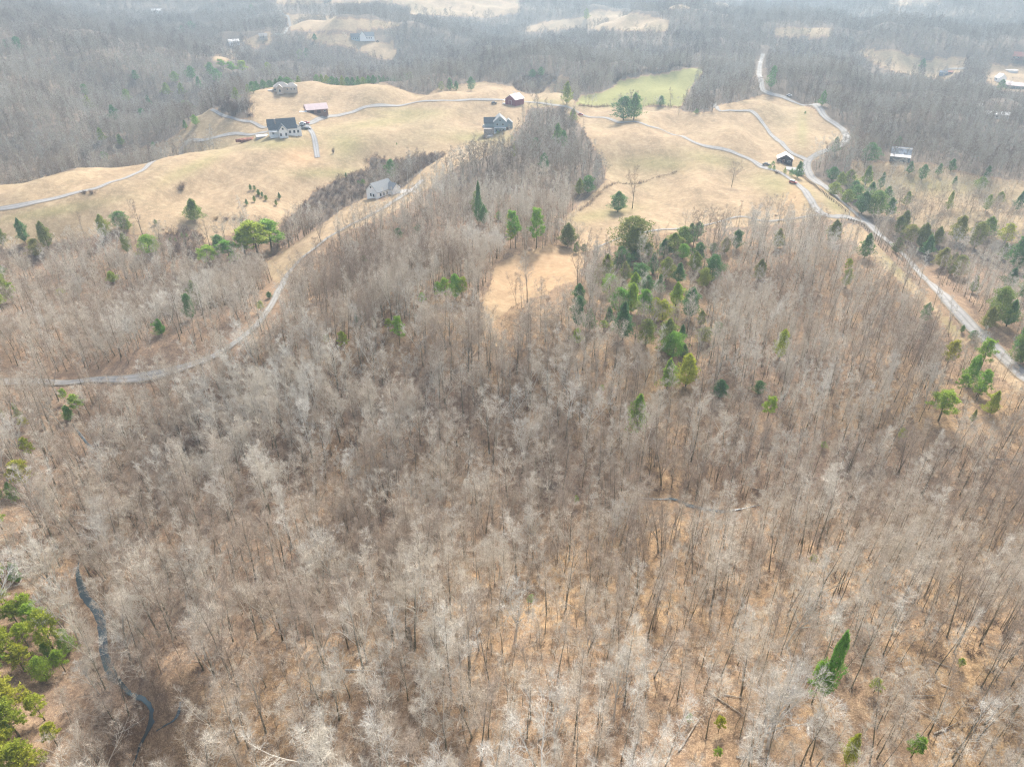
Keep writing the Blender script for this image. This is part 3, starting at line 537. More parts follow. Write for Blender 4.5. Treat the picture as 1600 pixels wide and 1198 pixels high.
for px, yt, wd in ROW:
    best = None
    for yy_ in np.arange(118, 160, 1.0):       # foot just over the crest of the hill
        x, y = hit(px, yy_)
        if math.hypot(x, y) < 760: best = (x, y); break
    d = math.hypot(*best); f = (d + 14) / d; x, y = best[0] * f, best[1] * f; z = float(zat(x, y)); h = height_to(x, y, z, yt)
    EV.append((px, yt + 8, x, y, z, max(h, 7), wd / F * y * cP * 1.05, 'c'))
EVP = np.array([(e[2] * f, e[3] * f) for e in EV for f in (1, 1 - 5 / math.hypot(e[2], e[3]), 1 - 9 / math.hypot(e[2], e[3]))])
EVR = np.array([max(2.2, e[6] * .5 + .8) for e in EV for _ in (0, 1, 2)])
# ------------------------------------------------------------------ scatter positions
def scatter(d0, d1, sp, azm=39, jit=.46):
    """jittered grid in world space inside a fan"""
    xs = np.arange(-d1 * .78, d1 * .78, sp); ys = np.arange(d0 * .4, d1, sp)
    X, Y = np.meshgrid(xs, ys); X = X + rs.uniform(-jit, jit, X.shape) * sp; Y = Y + rs.uniform(-jit, jit, Y.shape) * sp; X = X.ravel(); Y = Y.ravel()
    d = np.hypot(X, Y); k = (d >= d0) & (d < d1) & (np.abs(np.degrees(np.arctan2(X, Y))) < azm + 2200 / np.maximum(d, 60)); return X[k], Y[k]
BLK = []   # house yards etc: (x, y, radius) kept free of trees
for (a, b, r_) in ((600,308,12),(785,200,16),(1403,243,9),(1225,258,14),(1572,62,10),(572,64,24),(366,70,14),(1475,116,12),(1568,130,10),(1592,137,22),(1555,182,16),(1590,92,12),(438,138,16),(1580,112,12),(245,20,12)):
    x_, y_ = hit(a, b); BLK.append((x_, y_, r_))
def clear_of(x, y, m=0):
    k = np.ones(len(x), bool)
    for bx, by, br in BLK: k &= (x - bx)**2 + (y - by)**2 > (br + m)**2
    return k
def wood_points(d0, d1, sp, road=True, stream_=True):
    x, y = scatter(d0, d1, sp); c = cover(x, y); k = (c == 0) & clear_of(x, y); x, y = x[k], y[k]
    if road:
        k = ~near(RPTS, x, y, RW + 2.0 + RC); x, y = x[k], y[k]; k = ~near(EVP, x, y, EVR); x, y = x[k], y[k]
        if d1 < 500: k = ~near(SPTS, x, y, 1.9); x, y = x[k], y[k]
    px, py = project(x, y, zat(x, y)); k = np.ones(len(x), bool)
    for P in THIN: k &= ~(inside(P, px, py) & (rs.rand(len(x)) < (.9 if P is THIN[1] else .75 if P is THIN[0] else .55)))
    d_ = np.hypot(x, y); tx, ty = project(x, y, zat(x, y) + np.where(d_ > 450, 12, 6)); hid_ = hidden(x, y)   # no tall trees where they would shut off the view of a field
    for P in FIELDS: k &= ~(inside(P, tx, ty) & ~hid_ & (rs.rand(len(x)) < np.where(d_ > 450, .9, .7)))
    x, y = x[k], y[k]
    return x, y
def dens(x, y, s, lo):
    """irregular thinning with soft clumps"""
    v = np.sin(x / s + 1.3 * np.sin(y / s * .7)) * np.sin(y / s * 1.1 + 1.7 * np.sin(x / s * .6)); return rs.rand(len(x)) < lo + (1 - lo) * (.5 + .5 * v)
x1, y1 = wood_points(45, 380, 3.7); k = dens(x1, y1, 22, .5); x1, y1 = x1[k], y1[k]
x2, y2 = wood_points(380, 900, 5.1); x3, y3 = wood_points(900, 1500, 7.6); x4, y4 = wood_points(1500, 3200, 11.5, False)
def scales(x, y, lo, hi, mul=1.0):
    s = rs.uniform(lo, hi, len(x)) * mul; v = np.sin(x / 37. + 2) * np.sin(y / 31. + 1); s *= 1 + .08 * v; wv = s * rs.uniform(.85, 1.15, len(x)); return np.c_[wv, wv, s]
def turns(n_, tilt=.035): return np.c_[rs.randn(n_) * tilt, rs.randn(n_) * tilt, rs.uniform(0, 6.283, n_)]
def on(x, y): return np.c_[x, y, zat(x, y)]
s1 = scales(x1, y1, .40, .88) * (1 - .22 * np.clip((np.hypot(x1, y1) - 150) / 150, 0, 1))[:, None]; s1[rs.rand(len(x1)) < .10] *= 1.12
px1, py1 = project(x1, y1, zat(x1, y1))
slim = 1 / (1 + np.exp(-((px1 - 860) / 120. + (py1 - 900) / 160.)))   # slimmer stand on the near right slope
pick1 = np.where(rs.rand(len(x1)) < slim, rs.choice([0, 1, 2, 6], len(x1)), rs.choice([0, 1, 3, 4, 5, 3, 4], len(x1)))
pick1[(rs.rand(len(x1)) < .016)] = 7; pick1[(rs.rand(len(x1)) < .012)] = 8
for k_ in range(len(x1)):   # pale sycamores line the stream
    if py1[k_] > 640 and px1[k_] < 420 and rs.rand() < .05: pick1[k_] = 7 + (k_ % 2)
t1 = turns(len(x1)); P1 = on(x1, y1)
# the 300 that show largest become trees of their own
H1 = np.array([p[2] for p in protos])[pick1] * s1[:, 2]; dist1 = np.sqrt(x1**2 + y1**2 + (P1[:, 2] + H1 * .6 - CZ)**2)
pxm, pym = project(x1, y1, P1[:, 2] + H1 * .6); vis = (pxm > 8) & (pxm < 1592) & (pym > 8) & (pym < 1190)
size1 = np.where(vis, H1 * s1[:, 0] / dist1**1.0, 0) * (1 / dist1); order = np.argsort(-size1)[:296]; solo = np.zeros(len(x1), bool); solo[order] = True
ONES = 'zero one two three four five six seven eight nine ten eleven twelve thirteen fourteen fifteen sixteen seventeen eighteen nineteen'.split(); TENS = 'x x twenty thirty forty fifty sixty seventy eighty ninety'.split()
def num(n_):
    n_ = int(max(0, min(99, n_))); return ONES[n_] if n_ < 20 else TENS[n_ // 10] + ('' if n_ % 10 == 0 else ' ' + ONES[n_ % 10])
used_l = set()
def place(desc, px, py):
    """description plus where it stands in the photo, made unique"""
    a, b = int(px / 16), int(py / 11.98)
    for da, db in ((0,0),(1,0),(0,1),(-1,0),(0,-1),(1,1),(-1,-1),(1,-1),(-1,1)):
        s = '%s, %s percent across and %s percent down' % (desc, num(a + da), num(b + db))
        if s not in used_l: used_l.add(s); return s
    return s
def root(name, label, cat, loc, rotz=0, group=None, rot=None, scl=None):
    o = bpy.data.objects.new(name, None); C.objects.link(o); o.location = loc; o.rotation_euler = rot if rot is not None else (0, 0, rotz)
    if scl is not None: o.scale = scl
    o.empty_display_size = .5; return tag(o, label, cat, group)
kinds_t = ['tall slim bare tree', 'tall bare tree', 'slender bare tree', 'big forked bare tree', 'broad bare tree', 'wide spreading bare tree', 'high crowned bare tree', 'white limbed bare tree', 'white barked bare tree']
def add_tree(name, label, cat, meshes, loc, rot, scl, group):
    r = root(name, label, cat, loc, 0, group, rot, scl)
    for nm, me in zip(('trunk', 'crown'), meshes):
        o = bpy.data.objects.new(nm, me); C.objects.link(o); o.parent = r
    return r
for i in order:
    pr = protos[pick1[i]]; add_tree('bare_tree', place(kinds_t[pick1[i]], pxm[i], pym[i]), 'tree', pr[:2], P1[i], t1[i], s1[i], 'bare trees of the near wood')
ns = ~solo
stuff('bare_wood', src_near, P1[ns], pick1[ns], t1[ns], s1[ns], 'grey bare deciduous wood covering the slopes between field and stream')
xf = np.r_[x2]; yf = np.r_[y2]; stuff('bare_wood_middle', src_mid, on(x2, y2), rs.randint(0, 5, len(x2)), turns(len(x2)), scales(x2, y2, .45, .74) * (1.22, 1.22, 1), 'grey bare wood behind and beside the farm fields')
xx, yy = np.r_[x3, x4], np.r_[y3, y4]; mul = np.r_[np.full(len(x3), 1.15), np.full(len(x4), 1.4)][:, None]
sf = scales(xx, yy, .65, .95) * np.c_[mul, mul, mul * .95]
stuff('far_wood', src_far, on(xx, yy), rs.randint(0, 3, len(xx)), turns(len(xx)), sf, 'distant bare wood fading into haze on the far hills')
xs_, ys_ = wood_points(45, 340, 3.5); stuff('undergrowth', src_sap, on(xs_, ys_), rs.randint(0, 5, len(xs_)), turns(len(xs_), .07), scales(xs_, ys_, .5, 1.1), 'thin bare saplings and understorey of the near wood')
# wood edges and the scrubby hollow, hedges
xb, yb = scatter(200, 800, 2.9); cb = cover(xb, yb); k = (cb == 2) & clear_of(xb, yb); xb, yb = xb[k], yb[k]; k = ~near(RPTS, xb, yb, RW + 1.5); xb, yb = xb[k], yb[k]
stuff('brushwood', src_brush, on(xb, yb), rs.randint(0, 3, len(xb)), turns(len(xb), .1), scales(xb, yb, .5, 1.1), 'purple brown brushwood filling the hollow between the fields')
xc, yc = scatter(200, 700, 3.6); cc_ = cover(xc, yc); k = (cc_ == 3) & clear_of(xc, yc) & (rs.rand(len(xc)) < .62 + .3 * (np.hypot(xc, yc) < 400)); xc, yc = xc[k], yc[k]
stuff('clearing_scrub', src_sap, on(xc, yc), rs.choice([2, 4, 0], len(xc)), turns(len(xc), .1), scales(xc, yc, .45, 1.15), 'bare young scrub scattered over the pale clearing')
xw, yw = wood_points(60, 230, 2.6); stuff('forest_brush', src_weed, on(xw, yw), rs.randint(0, 2, len(xw)), turns(len(xw), .1), scales(xw, yw, .5, 1.2), 'low brush and fallen twigs on the leaf litter')
print('counts', len(x1), len(x2), len(x3), len(x4), len(xs_), len(xb), len(xc), len(xw))
# ------------------------------------------------------------------ evergreens as things
def ms(TK, m2, nm): return (TK[0].mesh('trunk', [M['bark']]), TK[1].mesh('crown', [M[m2], M['bark']]))
def shape_set(m2, big):
    n_ = 5200 if big else 1500; lf = .34 if big else .55
    return [ms(cedar(10, 2.6, n_, lf, .55), m2, 'c'), ms(cedar(10, 3.0, n_, lf, .42), m2, 'c'), ms(cedar(10, 2.4, n_, lf, .75, .1), m2, 'c')]
ES = {(k, b): shape_set(mm, b) for k, mm in (('c', 'cedar'), ('g', 'green'), ('o', 'olive')) for b in (True, False)}
for k, mm in (('p', 'green'), ('y', 'lime')):
    ES[(k, True)] = [ms(pine(14, 3.2, 26, .55), M and ('pine' if k == 'p' else 'lime'), 'p'), ms(pine(14, 3.8, 24, .55, .36), 'pine' if k == 'p' else 'lime', 'p')]
    ES[(k, False)] = ES[(k, True)]
ES[('g2', True)] = [ms(pine(14, 3.0, 26, .6), 'green', 'p'), ms(pine(14, 3.4, 26, .6, .3), 'green', 'p')]
KN = {'c': ('cedar_tree', 'dark green cedar', 10, 2.7), 'g': ('cedar_tree', 'mid green cedar', 10, 2.7), 'o': ('evergreen_tree', 'dull olive evergreen', 10, 2.7), 'p': ('pine_tree', 'bright green pine', 14, 3.5), 'y': ('pine_tree', 'yellow green pine', 14, 3.5)}
for i, (px, py, x, y, z, h, wm, kd) in enumerate(EV):
    big = math.hypot(x, y) < 420; st = ES[(kd, big)]; nm, ds, H0, R0 = KN[kd]
    if kd == 'g' and (780 < px < 850 or 320 < px < 440) and h > 6: st = ES[('g2', True)]; nm, ds, H0, R0 = 'pine_tree', 'mid green pine', 14, 3.4
    me_ = st[i % len(st)]; sz = h / H0; sx = wm * (.9 if 318 < px < 442 and 330 < py < 420 and nm == 'pine_tree' else .68 if 880 < px < 1130 and 340 < py < 610 else .56) / R0; sx = min(max(sx, sz * .35), sz * 2.2)
    ds2 = ('small ' if h < 5 else 'tall ' if h > 12 else '') + ds
    c_ = int(cover(np.array([x]), np.array([y]))[0]); w_ = ' on the dry grass' if c_ == 1 else ' in the brush' if c_ == 2 else ' among bare trees'
    add_tree(nm, place(ds2 + (w_ if len(ds2.split()) < 4 else ''), px, py), 'tree', me_, (x, y, z), (0, 0, rnd.uniform(0, 6.28)), (sx, sx, sz), 'evergreens dotted through wood and field')

# single bare trees and shrubs standing in the open
OPEN = [(988,258,326,3),(1143,250,292,5),(924,146,168,4),(911,185,208,1),(1195,303,347,5),(1216,305,349,4),(1180,318,350,5),(1150,325,352,3),(1108,322,352,5),(1070,330,356,3),(502,330,380,5),(528,325,370,1),(563,315,354,4),(594,308,336,1),(610,300,338,2),(640,282,330,1),(650,285,330,6),(700,235,272,4),(720,228,268,5),(742,222,262,4),(765,215,258,4),(800,195,240,1),(815,165,215,1),(825,160,215,6),(835,165,215,1),(850,168,210,6),(860,180,220,4),(934,365,425,1),(926,380,430,6),(866,337,378,2),(905,345,382,5),(815,425,480,6),(806,425,478,0),(1280,215,262,4),(1290,220,262,1),(1300,205,250,5),(1275,235,268,5),(540,50,66,5),(519,50,62,4),(1020,150,168,2),(1005,152,168,4),(1028,150,168,5),(895,346,382,4),(870,340,382,1),(852,345,384,0),(820,340,390,1),(848,335,388,6),(1060,168,180,5),(1340,205,250,5),(1350,215,262,4),(1545,270,300,4),(1405,290,320,5),(1465,300,330,5),(1515,300,335,4),(1430,280,305,5),(1385,262,290,5)]
for (px, yt, yb, k) in OPEN:
    x, y = hit(px, yb); z = float(zat(x, y)); h = height_to(x, y, z, yt); pr = protos[k]; s = h / pr[2]
    add_tree('bare_tree', place(('tall bare tree' if h > 12 else 'bare tree') + ' standing in the open', px, (yt + yb) / 2), 'tree', pr[:2], (x, y, z), (0, 0, rnd.uniform(0, 6.28)), (s * 1.05, s * 1.05, s), 'bare trees standing in the open')
bushes = [bush(2.6, .8, 40, .05).mesh('shrub', [M['brush']]), bush(3.0, 1.0, 46, .05).mesh('shrub', [M['brush']])]
gb = [cedar(2.4, 1.5, 500, .3, .6, 0, .0)[1].mesh('shrub', [M['cedar']]), cedar(2.4, 1.5, 500, .3, .6, 0, .0)[1].mesh('shrub', [M['olive']])]
for (px, py, wd, hh, k, ds) in [(285,297,14,13,0,'round brown bare shrub alone on the dry slope'),(365,180,22,24,0,'large brown bare shrub beside the farm lane'),(380,172,20,20,0,'grey brown bare shrub right of the lane'),(388,168,14,16,0,'bare shrub at the end of the clump by the lane'),(352,170,20,16,0,'tan bare shrub at the wood edge by the lane'),(390,181,12,5,0,'low olive shrub at the foot of the shrub clump'),
  (132,303,9,6,0,'small bare shrub at the left end of the farm road'),(144,303,11,7,0,'wider bare shrub beside the farm road'),(521,240,4,9,0,'thin bare bush on the slope below the driveway'),(1258,178,4,4,1,'dark round bush in the loop meadow'),(620,227,3,4,1,'small dark bush alone in the middle of the big field'),
  (1203,264,7,7,1,'clipped dark bush at the left end of the cabin hedge'),(1209,266,6,7,1,'clipped dark bush second along the cabin hedge'),(1226,271,8,8,1,'clipped dark bush in the middle of the cabin hedge'),(1236,274,8,10,1,'clipped dark bush beside the tall cedar at the cabin'),(1208,257,8,5,1,'low dark bush in front of the cabin gable'),(1216,256,6,4,0,'low brown bush beside the cabin wall'),
  (1214,271,10,4,0,'low brown hedge bush between clipped cedars'),(778,209,6,5,1,'dark shrub on the terrace below the grey house'),(768,210,4,4,1,'small dark shrub beside the terrace of the grey house'),(756,216,3,3,0,'tiny shrub at the terrace corner'),
  (244,397,10,5,1,'small dark bush at the hollow edge'),(285,372,7,8,1,'dark cedar bush at the top of the little hollow'),(292,371,6,6,1,'dark green bush next to the hollow'),(275,378,6,6,1,'dark bush in the hollow left side'),(267,376,7,5,1,'low dark bush in the hollow left edge'),(303,370,4,5,1,'small bush at the right edge of the hollow'),(289,380,5,6,1,'small dark bush in the hollow centre'),
  (353,344,8,5,0,'small bare thorn bush on the dry slope'),(378,345,8,7,0,'larger bare thorn bush on the dry slope'),(338,343,7,5,0,'thin thorn bush below the big cedar'),(255,360,6,3,0,'low brown tuft near the wood edge'),(366,343,6,4,0,'middle bare thorn bush on the dry slope'),(1212,338,6,3,0,'low tuft on the meadow by the lane'),
  (1020,428,6,4,1,'round shrub at the edge of the clearing'),(1530,350,8,6,0,'bare bush in the clearing by the lane'),(800,218,4,6,1,'dark shrub at the wood top by the drive'),(560,287,6,5,1,'dark shrub in the brushy hollow')]:
    x, y = hit(px, py); z = float(zat(x, y)); h = height_to(x, y, z, py - hh); wm = wd / F * (y * cP - (z - CZ) * sP); me_ = (bushes if k == 0 else gb)[rnd.randint(0, 1) if k == 0 else 0]
    o = bpy.data.objects.new('shrub', me_); C.objects.link(o); o.location = (x, y, z); o.scale = (wm / 3.2, wm / 3.2, h / 2.5); o.rotation_euler = (0, 0, rnd.uniform(0, 6)); tag(o, ds, 'shrub', 'shrubs in the open')
# hedgerow along the green field
x, y = smooth(hits([(905,166),(950,167),(1000,168),(1040,167),(1064,169)]), 2.2).T; stuff('hedgerow', src_brush, on(x, y), rs.randint(0, 3, len(x)), turns(len(x), .1), scales(x, y, .5, .9), 'scrubby hedgerow along the lower edge of the green field')
x, y = smooth(hits([(905,330),(960,288),(1010,284),(1055,270)]), 2.2).T; stuff('fence_line_weeds', src_weed, on(x, y), rs.randint(0, 2, len(x)), turns(len(x), .1), scales(x, y, .9, 1.6), 'row of weeds and brush crossing the right meadow')
x, y = smooth(hits([(960,130),(975,118),(1010,112),(1050,106),(1078,104)]), 3).T; stuff('thicket', src_brush, on(x, y), rs.randint(0, 3, len(x)), turns(len(x), .1), scales(x, y, 1.1, 1.8), 'grey thicket along the top edge of the green field')

# ------------------------------------------------------------------ buildings
def P_(name, *a, **k): M[name] = paint(name, *a, **k); return M[name]
P_('white_siding', (.86,.85,.82), .05); P_('grey_siding', (.30,.37,.39), .06); P_('dark_roof', (.085,.105,.12), .2, 2.0); P_('grey_roof', (.24,.25,.25), .12, 2.0); P_('tan_roof', (.36,.32,.28), .12, 1.5)
P_('pink_metal', (.66,.50,.47), .06, .6, .45, .4); P_('pale_metal', (.78,.72,.66), .06, .6, .4, .4); P_('red_boards', (.22,.05,.075), .18); P_('brown_boards', (.20,.12,.10), .2); P_('dark_boards', (.055,.04,.045), .3)
P_('stone', (.36,.31,.27), .25, 1.2); P_('pane', (.04,.055,.07), .1, 1, .15, .6); P_('trim', (.78,.77,.74), .04); P_('weathered_metal', (.52,.54,.55), .35, .35, .5, .4); P_('grey_boards', (.20,.22,.225), .25); P_('tan_siding', (.50,.43,.35), .08)
P_('rust_roof', (.50,.20,.14), .15); P_('blue_roof', (.10,.16,.24), .15); P_('posts', (.17,.12,.08), .25); P_('pool_blue', (.10,.36,.55), .1, 1, .1, .5); P_('mulch', (.27,.12,.085), .5, .5, .95, .05); P_('rubber', (.02,.02,.02), .1); P_('white_paint', (.78,.78,.78), .03, 1, .25, .5); P_('red_paint', (.42,.04,.05), .05, 1, .25, .5)
P_('dark_paint', (.03,.035,.04), .1, 1, .25, .5); P_('blue_paint', (.06,.10,.2), .1, 1, .25, .5); P_('silver_paint', (.45,.46,.48), .05, 1, .25, .5); P_('log_bark', (.40,.34,.27), .35, 1.5, .95, .05); P_('dead_wood', (.46,.42,.37), .2, 1.5, .95, .05)
class BB:
    """boxes and prisms in a building's own frame"""
    def __init__(s): s.v = []; s.f = []
    def box(s, x0, x1, y0, y1, z0, z1):
        b = len(s.v); s.v += [(x, y, z) for z in (z0, z1) for y in (y0, y1) for x in (x0, x1)]; s.f += [tuple(b + i for i in f) for f in ((0,2,3,1),(4,5,7,6),(0,1,5,4),(1,3,7,5),(3,2,6,7),(2,0,4,6))]; return s
    def loft(s, A, B):
        b = len(s.v); n_ = len(A); s.v += list(A) + list(B); s.f += [tuple(range(b + n_ - 1, b - 1, -1)), tuple(range(b + n_, b + 2 * n_))] + [(b+i, b+(i+1)%n_, b+n_+(i+1)%n_, b+n_+i) for i in range(n_)]; return s
    def build(s, name, m, par, rot90=False, at=(0, 0, 0)):
        v = [((-y if rot90 else x) + at[0], (x if rot90 else y) + at[1], z + at[2]) for x, y, z in s.v]
        me = bpy.data.meshes.new(name); me.from_pydata(v, [], s.f); me.update(); return link(name, me, M[m], par)
def block(par, L, W, h, rise, wall='white_siding', roof='dark_roof', at=(0,0,0), r90=False, over=.5, found=2.0, hip=0):
    """walls and roof; ridge along local x (or y when r90)"""
    w2, l2 = W / 2, L / 2
    if hip:
        BB().box(-l2, l2, -w2, w2, -found, h).build('wall', wall, par, r90, at); o = over
        A = [(-l2-o, -w2-o, h), (l2+o, -w2-o, h), (l2+o, w2+o, h), (-l2-o, w2+o, h)]; B = [(-l2+hip, -.1, h+rise), (l2-hip, -.1, h+rise), (l2-hip, .1, h+rise), (-l2+hip, .1, h+rise)]
        return BB().loft(A, B).build('roof', roof, par, r90, at)
    e = [(-w2, -found), (w2, -found), (w2, h), (0, h + rise), (-w2, h)]
    BB().loft([(-l2, y, z) for y, z in e], [(l2, y, z) for y, z in e]).build('wall', wall, par, r90, at)
    sl_ = rise / w2; o = over; t = .22; b = BB()
    for sg in (-1, 1):
        pf = [(0, h+rise+.02), (sg*(w2+o), h - sl_*o + .02), (sg*(w2+o), h - sl_*o + t), (0, h+rise+t+.05)]; b.loft([(-l2-o, y, z) for y, z in pf], [(l2+o, y, z) for y, z in pf])
    return b.build('roof', roof, par, r90, at)
def win(par, x, y, z, w_, h_, ax='y', sg=-1, m='trim', pane='pane', name='window'):
    """a framed window on a wall facing local -y (ax y) or +-x (ax x)"""
    e = .07 * sg; f, p = BB(), BB()
    if ax == 'y': f.box(x-w_/2-.1, x+w_/2+.1, min(y, y+e), max(y, y+e), z-.1, z+h_+.1); p.box(x-w_/2, x+w_/2, min(y+e, y+e*1.5), max(y+e, y+e*1.5), z, z+h_)
    else: f.box(min(x, x+e), max(x, x+e), y-w_/2-.1, y+w_/2+.1, z-.1, z+h_+.1); p.box(min(x+e, x+e*1.5), max(x+e, x+e*1.5), y-w_/2, y+w_/2, z, z+h_)
    q_ = f.build(name, m, par); p.build('pane' if name == 'window' else 'panel', pane, q_); return q_
def site(px, py, yaw=0, fwd=0):
    x, y = hit(px, py); a = math.atan2(x, y); x += math.sin(a) * fwd; y += math.cos(a) * fwd; return (x, y, float(zat(x, y))), -a + R(yaw)
# white and dark roofed farmhouse
L0, ya = site(443, 213, 4, 6); h = root('farmhouse', 'white farmhouse with dark blue grey roof, centre gable and small pool', 'house', L0, ya)
block(h, 17.5, 9.5, 4.6, 5.2); block(h, 7.5, 5.5, 4.4, 3.0, at=(-.5, -6.2, 0), r90=True); block(h, 3.6, 4.4, 3.8, 1.6, at=(9.6, -1.2, 0), r90=True)
rf = BB().box(-4.6, -3.7, -2.6, -1.7, 6, 10.4).build('chimney', 'stone', h)
for x in (-6.5, 4.2, 7): win(h, x, -4.75, 1.2, 1.3, 1.7)
for x in (-2.2, 1.2): win(h, x, -9.95, .8, 1.2, 1.8)
win(h, -.5, -9.95, 4.7, 1.0, 1.1); win(h, 9.6, -3.4, .9, 1.2, 1.6); win(h, -.5, -9.95, 0, 1.0, .1, name='door', m='trim', pane='dark_boards')
BB().box(-8.9, -3.6, -7.2, -4.78, -.5, .25).box(-8.8, -3.7, -7.1, -4.9, 3.0, 3.25).box(-8.7, -8.5, -7, -6.8, .25, 3.0).box(-6.3, -6.1, -7, -6.8, .25, 3.0).box(-4, -3.8, -7, -6.8, .25, 3.0).build('porch', 'trim', h)
# patio, pool and mulch bed
L0, ya = site(414, 212, 4, 0); p = root('swimming_pool', 'small blue pool set in a white patio beside the farmhouse', 'pool', L0, ya)
BB().box(-6, 6.5, -4, 3.5, -2.2, .30).build('patio', 'concrete', p)
def ngon(name, m, par, rx, ry, z0, z1, n_=28, fn=None, at=(0,0)):
    A = []; B = []
    for i in range(n_):
        t = 6.2832 * i / n_; s = fn(t) if fn else 1; A.append((at[0]+rx*s*math.cos(t), at[1]+ry*s*math.sin(t), z0)); B.append((at[0]+rx*s*math.cos(t), at[1]+ry*s*math.sin(t), z1))
    return BB().loft(A, B).build(name, m, par)
ngon('coping', 'trim', p, 3.6, 1.9, .28, .40, fn=lambda t: 1 + .18 * math.cos(2*t + .6)); ngon('water', 'pool_blue', p, 3.2, 1.5, .30, .43, fn=lambda t: 1 + .18 * math.cos(2*t + .6))
L0, ya = site(393, 217, 0, 0); o = ngon('mulch_bed', 'mulch', None, 9.5, 3.6, -1.5, .35, fn=lambda t: 1 + .12 * math.sin(3*t) + .06 * math.sin(7*t)); o.location = L0; o.rotation_euler = (0, 0, ya + .12); tag(o, 'red brown mulch bed left of the white patio', 'garden bed')
# barn with porch
L0, ya = site(495, 180, 12, 5); h = root('barn', 'long brown barn with pale pink metal roof and side porch', 'barn', L0, ya)
block(h, 15.5, 8, 3.6, 3.0, 'brown_boards', 'pink_metal', over=.7); win(h, -4, -4, .4, 2.6, 2.4, name='door', m='brown_boards', pane='dark_boards'); win(h, 1, -4, .4, 2.6, 2.4, name='door', m='brown_boards', pane='dark_boards'); win(h, 5.5, -4, 1.2, 1.2, 1.1)
BB().box(-12.5, -7.8, -4.2, -.6, -1, .2).box(-12.7, -7.8, -4.5, -.4, 2.2, 2.42).box(-12.4, -12.2, -4.2, -4.0, .2, 2.2).box(-12.4, -12.2, -.9, -.7, .2, 2.2).box(-10.2, -10, -4.2, -4.0, .2, 2.2).build('lean_to', 'white_siding', h)
# tan hip roofed house
L0, ya = site(441, 145, 0, 3); h = root('ranch_house', 'large tan house with hipped roofs on the hill crest', 'house', L0, ya, scl=(.82, .82, .82))
block(h, 15, 10, 3.8, 4.2, 'tan_siding', 'tan_roof', hip=5); block(h, 10, 9, 3.8, 3.6, 'tan_siding', 'tan_roof', at=(10, -1.5, 0), hip=4); block(h, 7, 6, 3.8, 2.6, 'tan_siding', 'tan_roof', at=(-2, -6.5, 0), r90=True)
for x in (-7, -6, 5.2, 9, 12): win(h, x, -5.0 if x < 5 else -6, 1.0, 1.0, 1.6)
win(h, -2, -10, .2, 1.6, 2.2)
BB().box(-13.5, -8.6, -5.5, 2, -1.5, 1.3).build('terrace', 'stone', h)
# red barn
L0, ya = site(804, 165, -38, 5); h = root('barn', 'dark red barn with bright cream metal roof by the ridge road', 'barn', L0, ya)
block(h, 11.5, 10.5, 4.0, 3.3, 'red_boards', 'pale_metal', r90=True, over=.4); win(h, 0, -5.75, .1, 3.0, 3.0, name='door', m='trim', pane='red_boards'); win(h, -5.25, 0, 1.2, 1.2, 1.0, 'x', -1)
BB().box(-8.2, -5.3, -5.7, -1, -1, .1).box(-8.3, -5.3, -5.8, -.9, 2.5, 2.7).box(-8.1, -7.9, -5.6, -5.4, .1, 2.5).box(-8.1, -7.9, -1.4, -1.2, .1, 2.5).build('lean_to', 'trim', h)
# grey house
L0, ya = site(781, 206, 2, 6); h = root('grey_house', 'blue grey gabled house with terrace and basement at the wood top', 'house', L0, ya)
block(h, 12, 8.6, 7.0, 3.6, 'grey_siding', 'grey_roof', at=(0, 0, 0), r90=True, found=3); block(h, 9, 6.5, 5.6, 3.0, 'grey_siding', 'dark_roof', at=(-6.5, 1.8, 0), found=3); block(h, 5, 6, 5.2, 2.4, 'grey_siding', 'grey_roof', at=(6.2, 1.5, 0), r90=True, found=3)
for x, z in ((-2, 4.6), (2, 4.6), (-2.4, .6), (0, .6), (2.4, .6), (0, 7.6)): win(h, x, -6, z, 1.1, 1.3 if z < 7 else .9)
BB().box(-4.3, 4.3, -7.6, -6.0, -2, .1).box(-4.2, 4.2, -7.5, -6.02, 3.2, 3.4).box(-4.1, -3.9, -7.4, -7.2, .1, 3.2).box(3.9, 4.1, -7.4, -7.2, .1, 3.2).build('porch', 'trim', h)
BB().box(-11.5, -4.4, -7.5, -2.2, -3, 2.6).build('deck', 'stone', h); BB().box(-10, 3, -13, -7.7, -4, -1.2).build('terrace', 'concrete', h); BB().box(4.4, 5.9, -6, 2, -3, 2.4).build('side_deck', 'posts', h)
# white house in the trees
L0, ya = site(590, 313, 42, 6); h = root('white_house', 'white gabled house with grey roof and wide pale driveway beside the wood track', 'house', L0, ya)
block(h, 12.5, 8.5, 3.7, 3.9, 'white_siding', 'grey_roof', r90=False, at=(4, 1.5, 0)); block(h, 4.5, 6, 3.8, 2.6, 'white_siding', 'grey_roof', at=(9.2, -3.4, 0), r90=True)
win(h, -3, 1.5, 1.1, 1.1, 1.5, 'x', -1); win(h, -3, -.6, 1.1, 1.1, 1.5, 'x', -1); win(h, -3, 1.2, 5.4, .9, 1.0, 'x', -1)
for x in (0, 2.4, 4.8): win(h, x, -2.75, 1.1, 1.1, 1.5)
win(h, 9.2, -5.65, .1, 3.2, 2.6, name='garage_door', m='trim', pane='white_siding')
L0, ya = site(633, 300, 18, 0); o = BB().box(-5.5, 5.5, -4.5, 4, -1.2, .32).build('parking_apron', 'concrete', None); o.location = L0; o.rotation_euler = (0, 0, ya); tag(o, kind='structure')
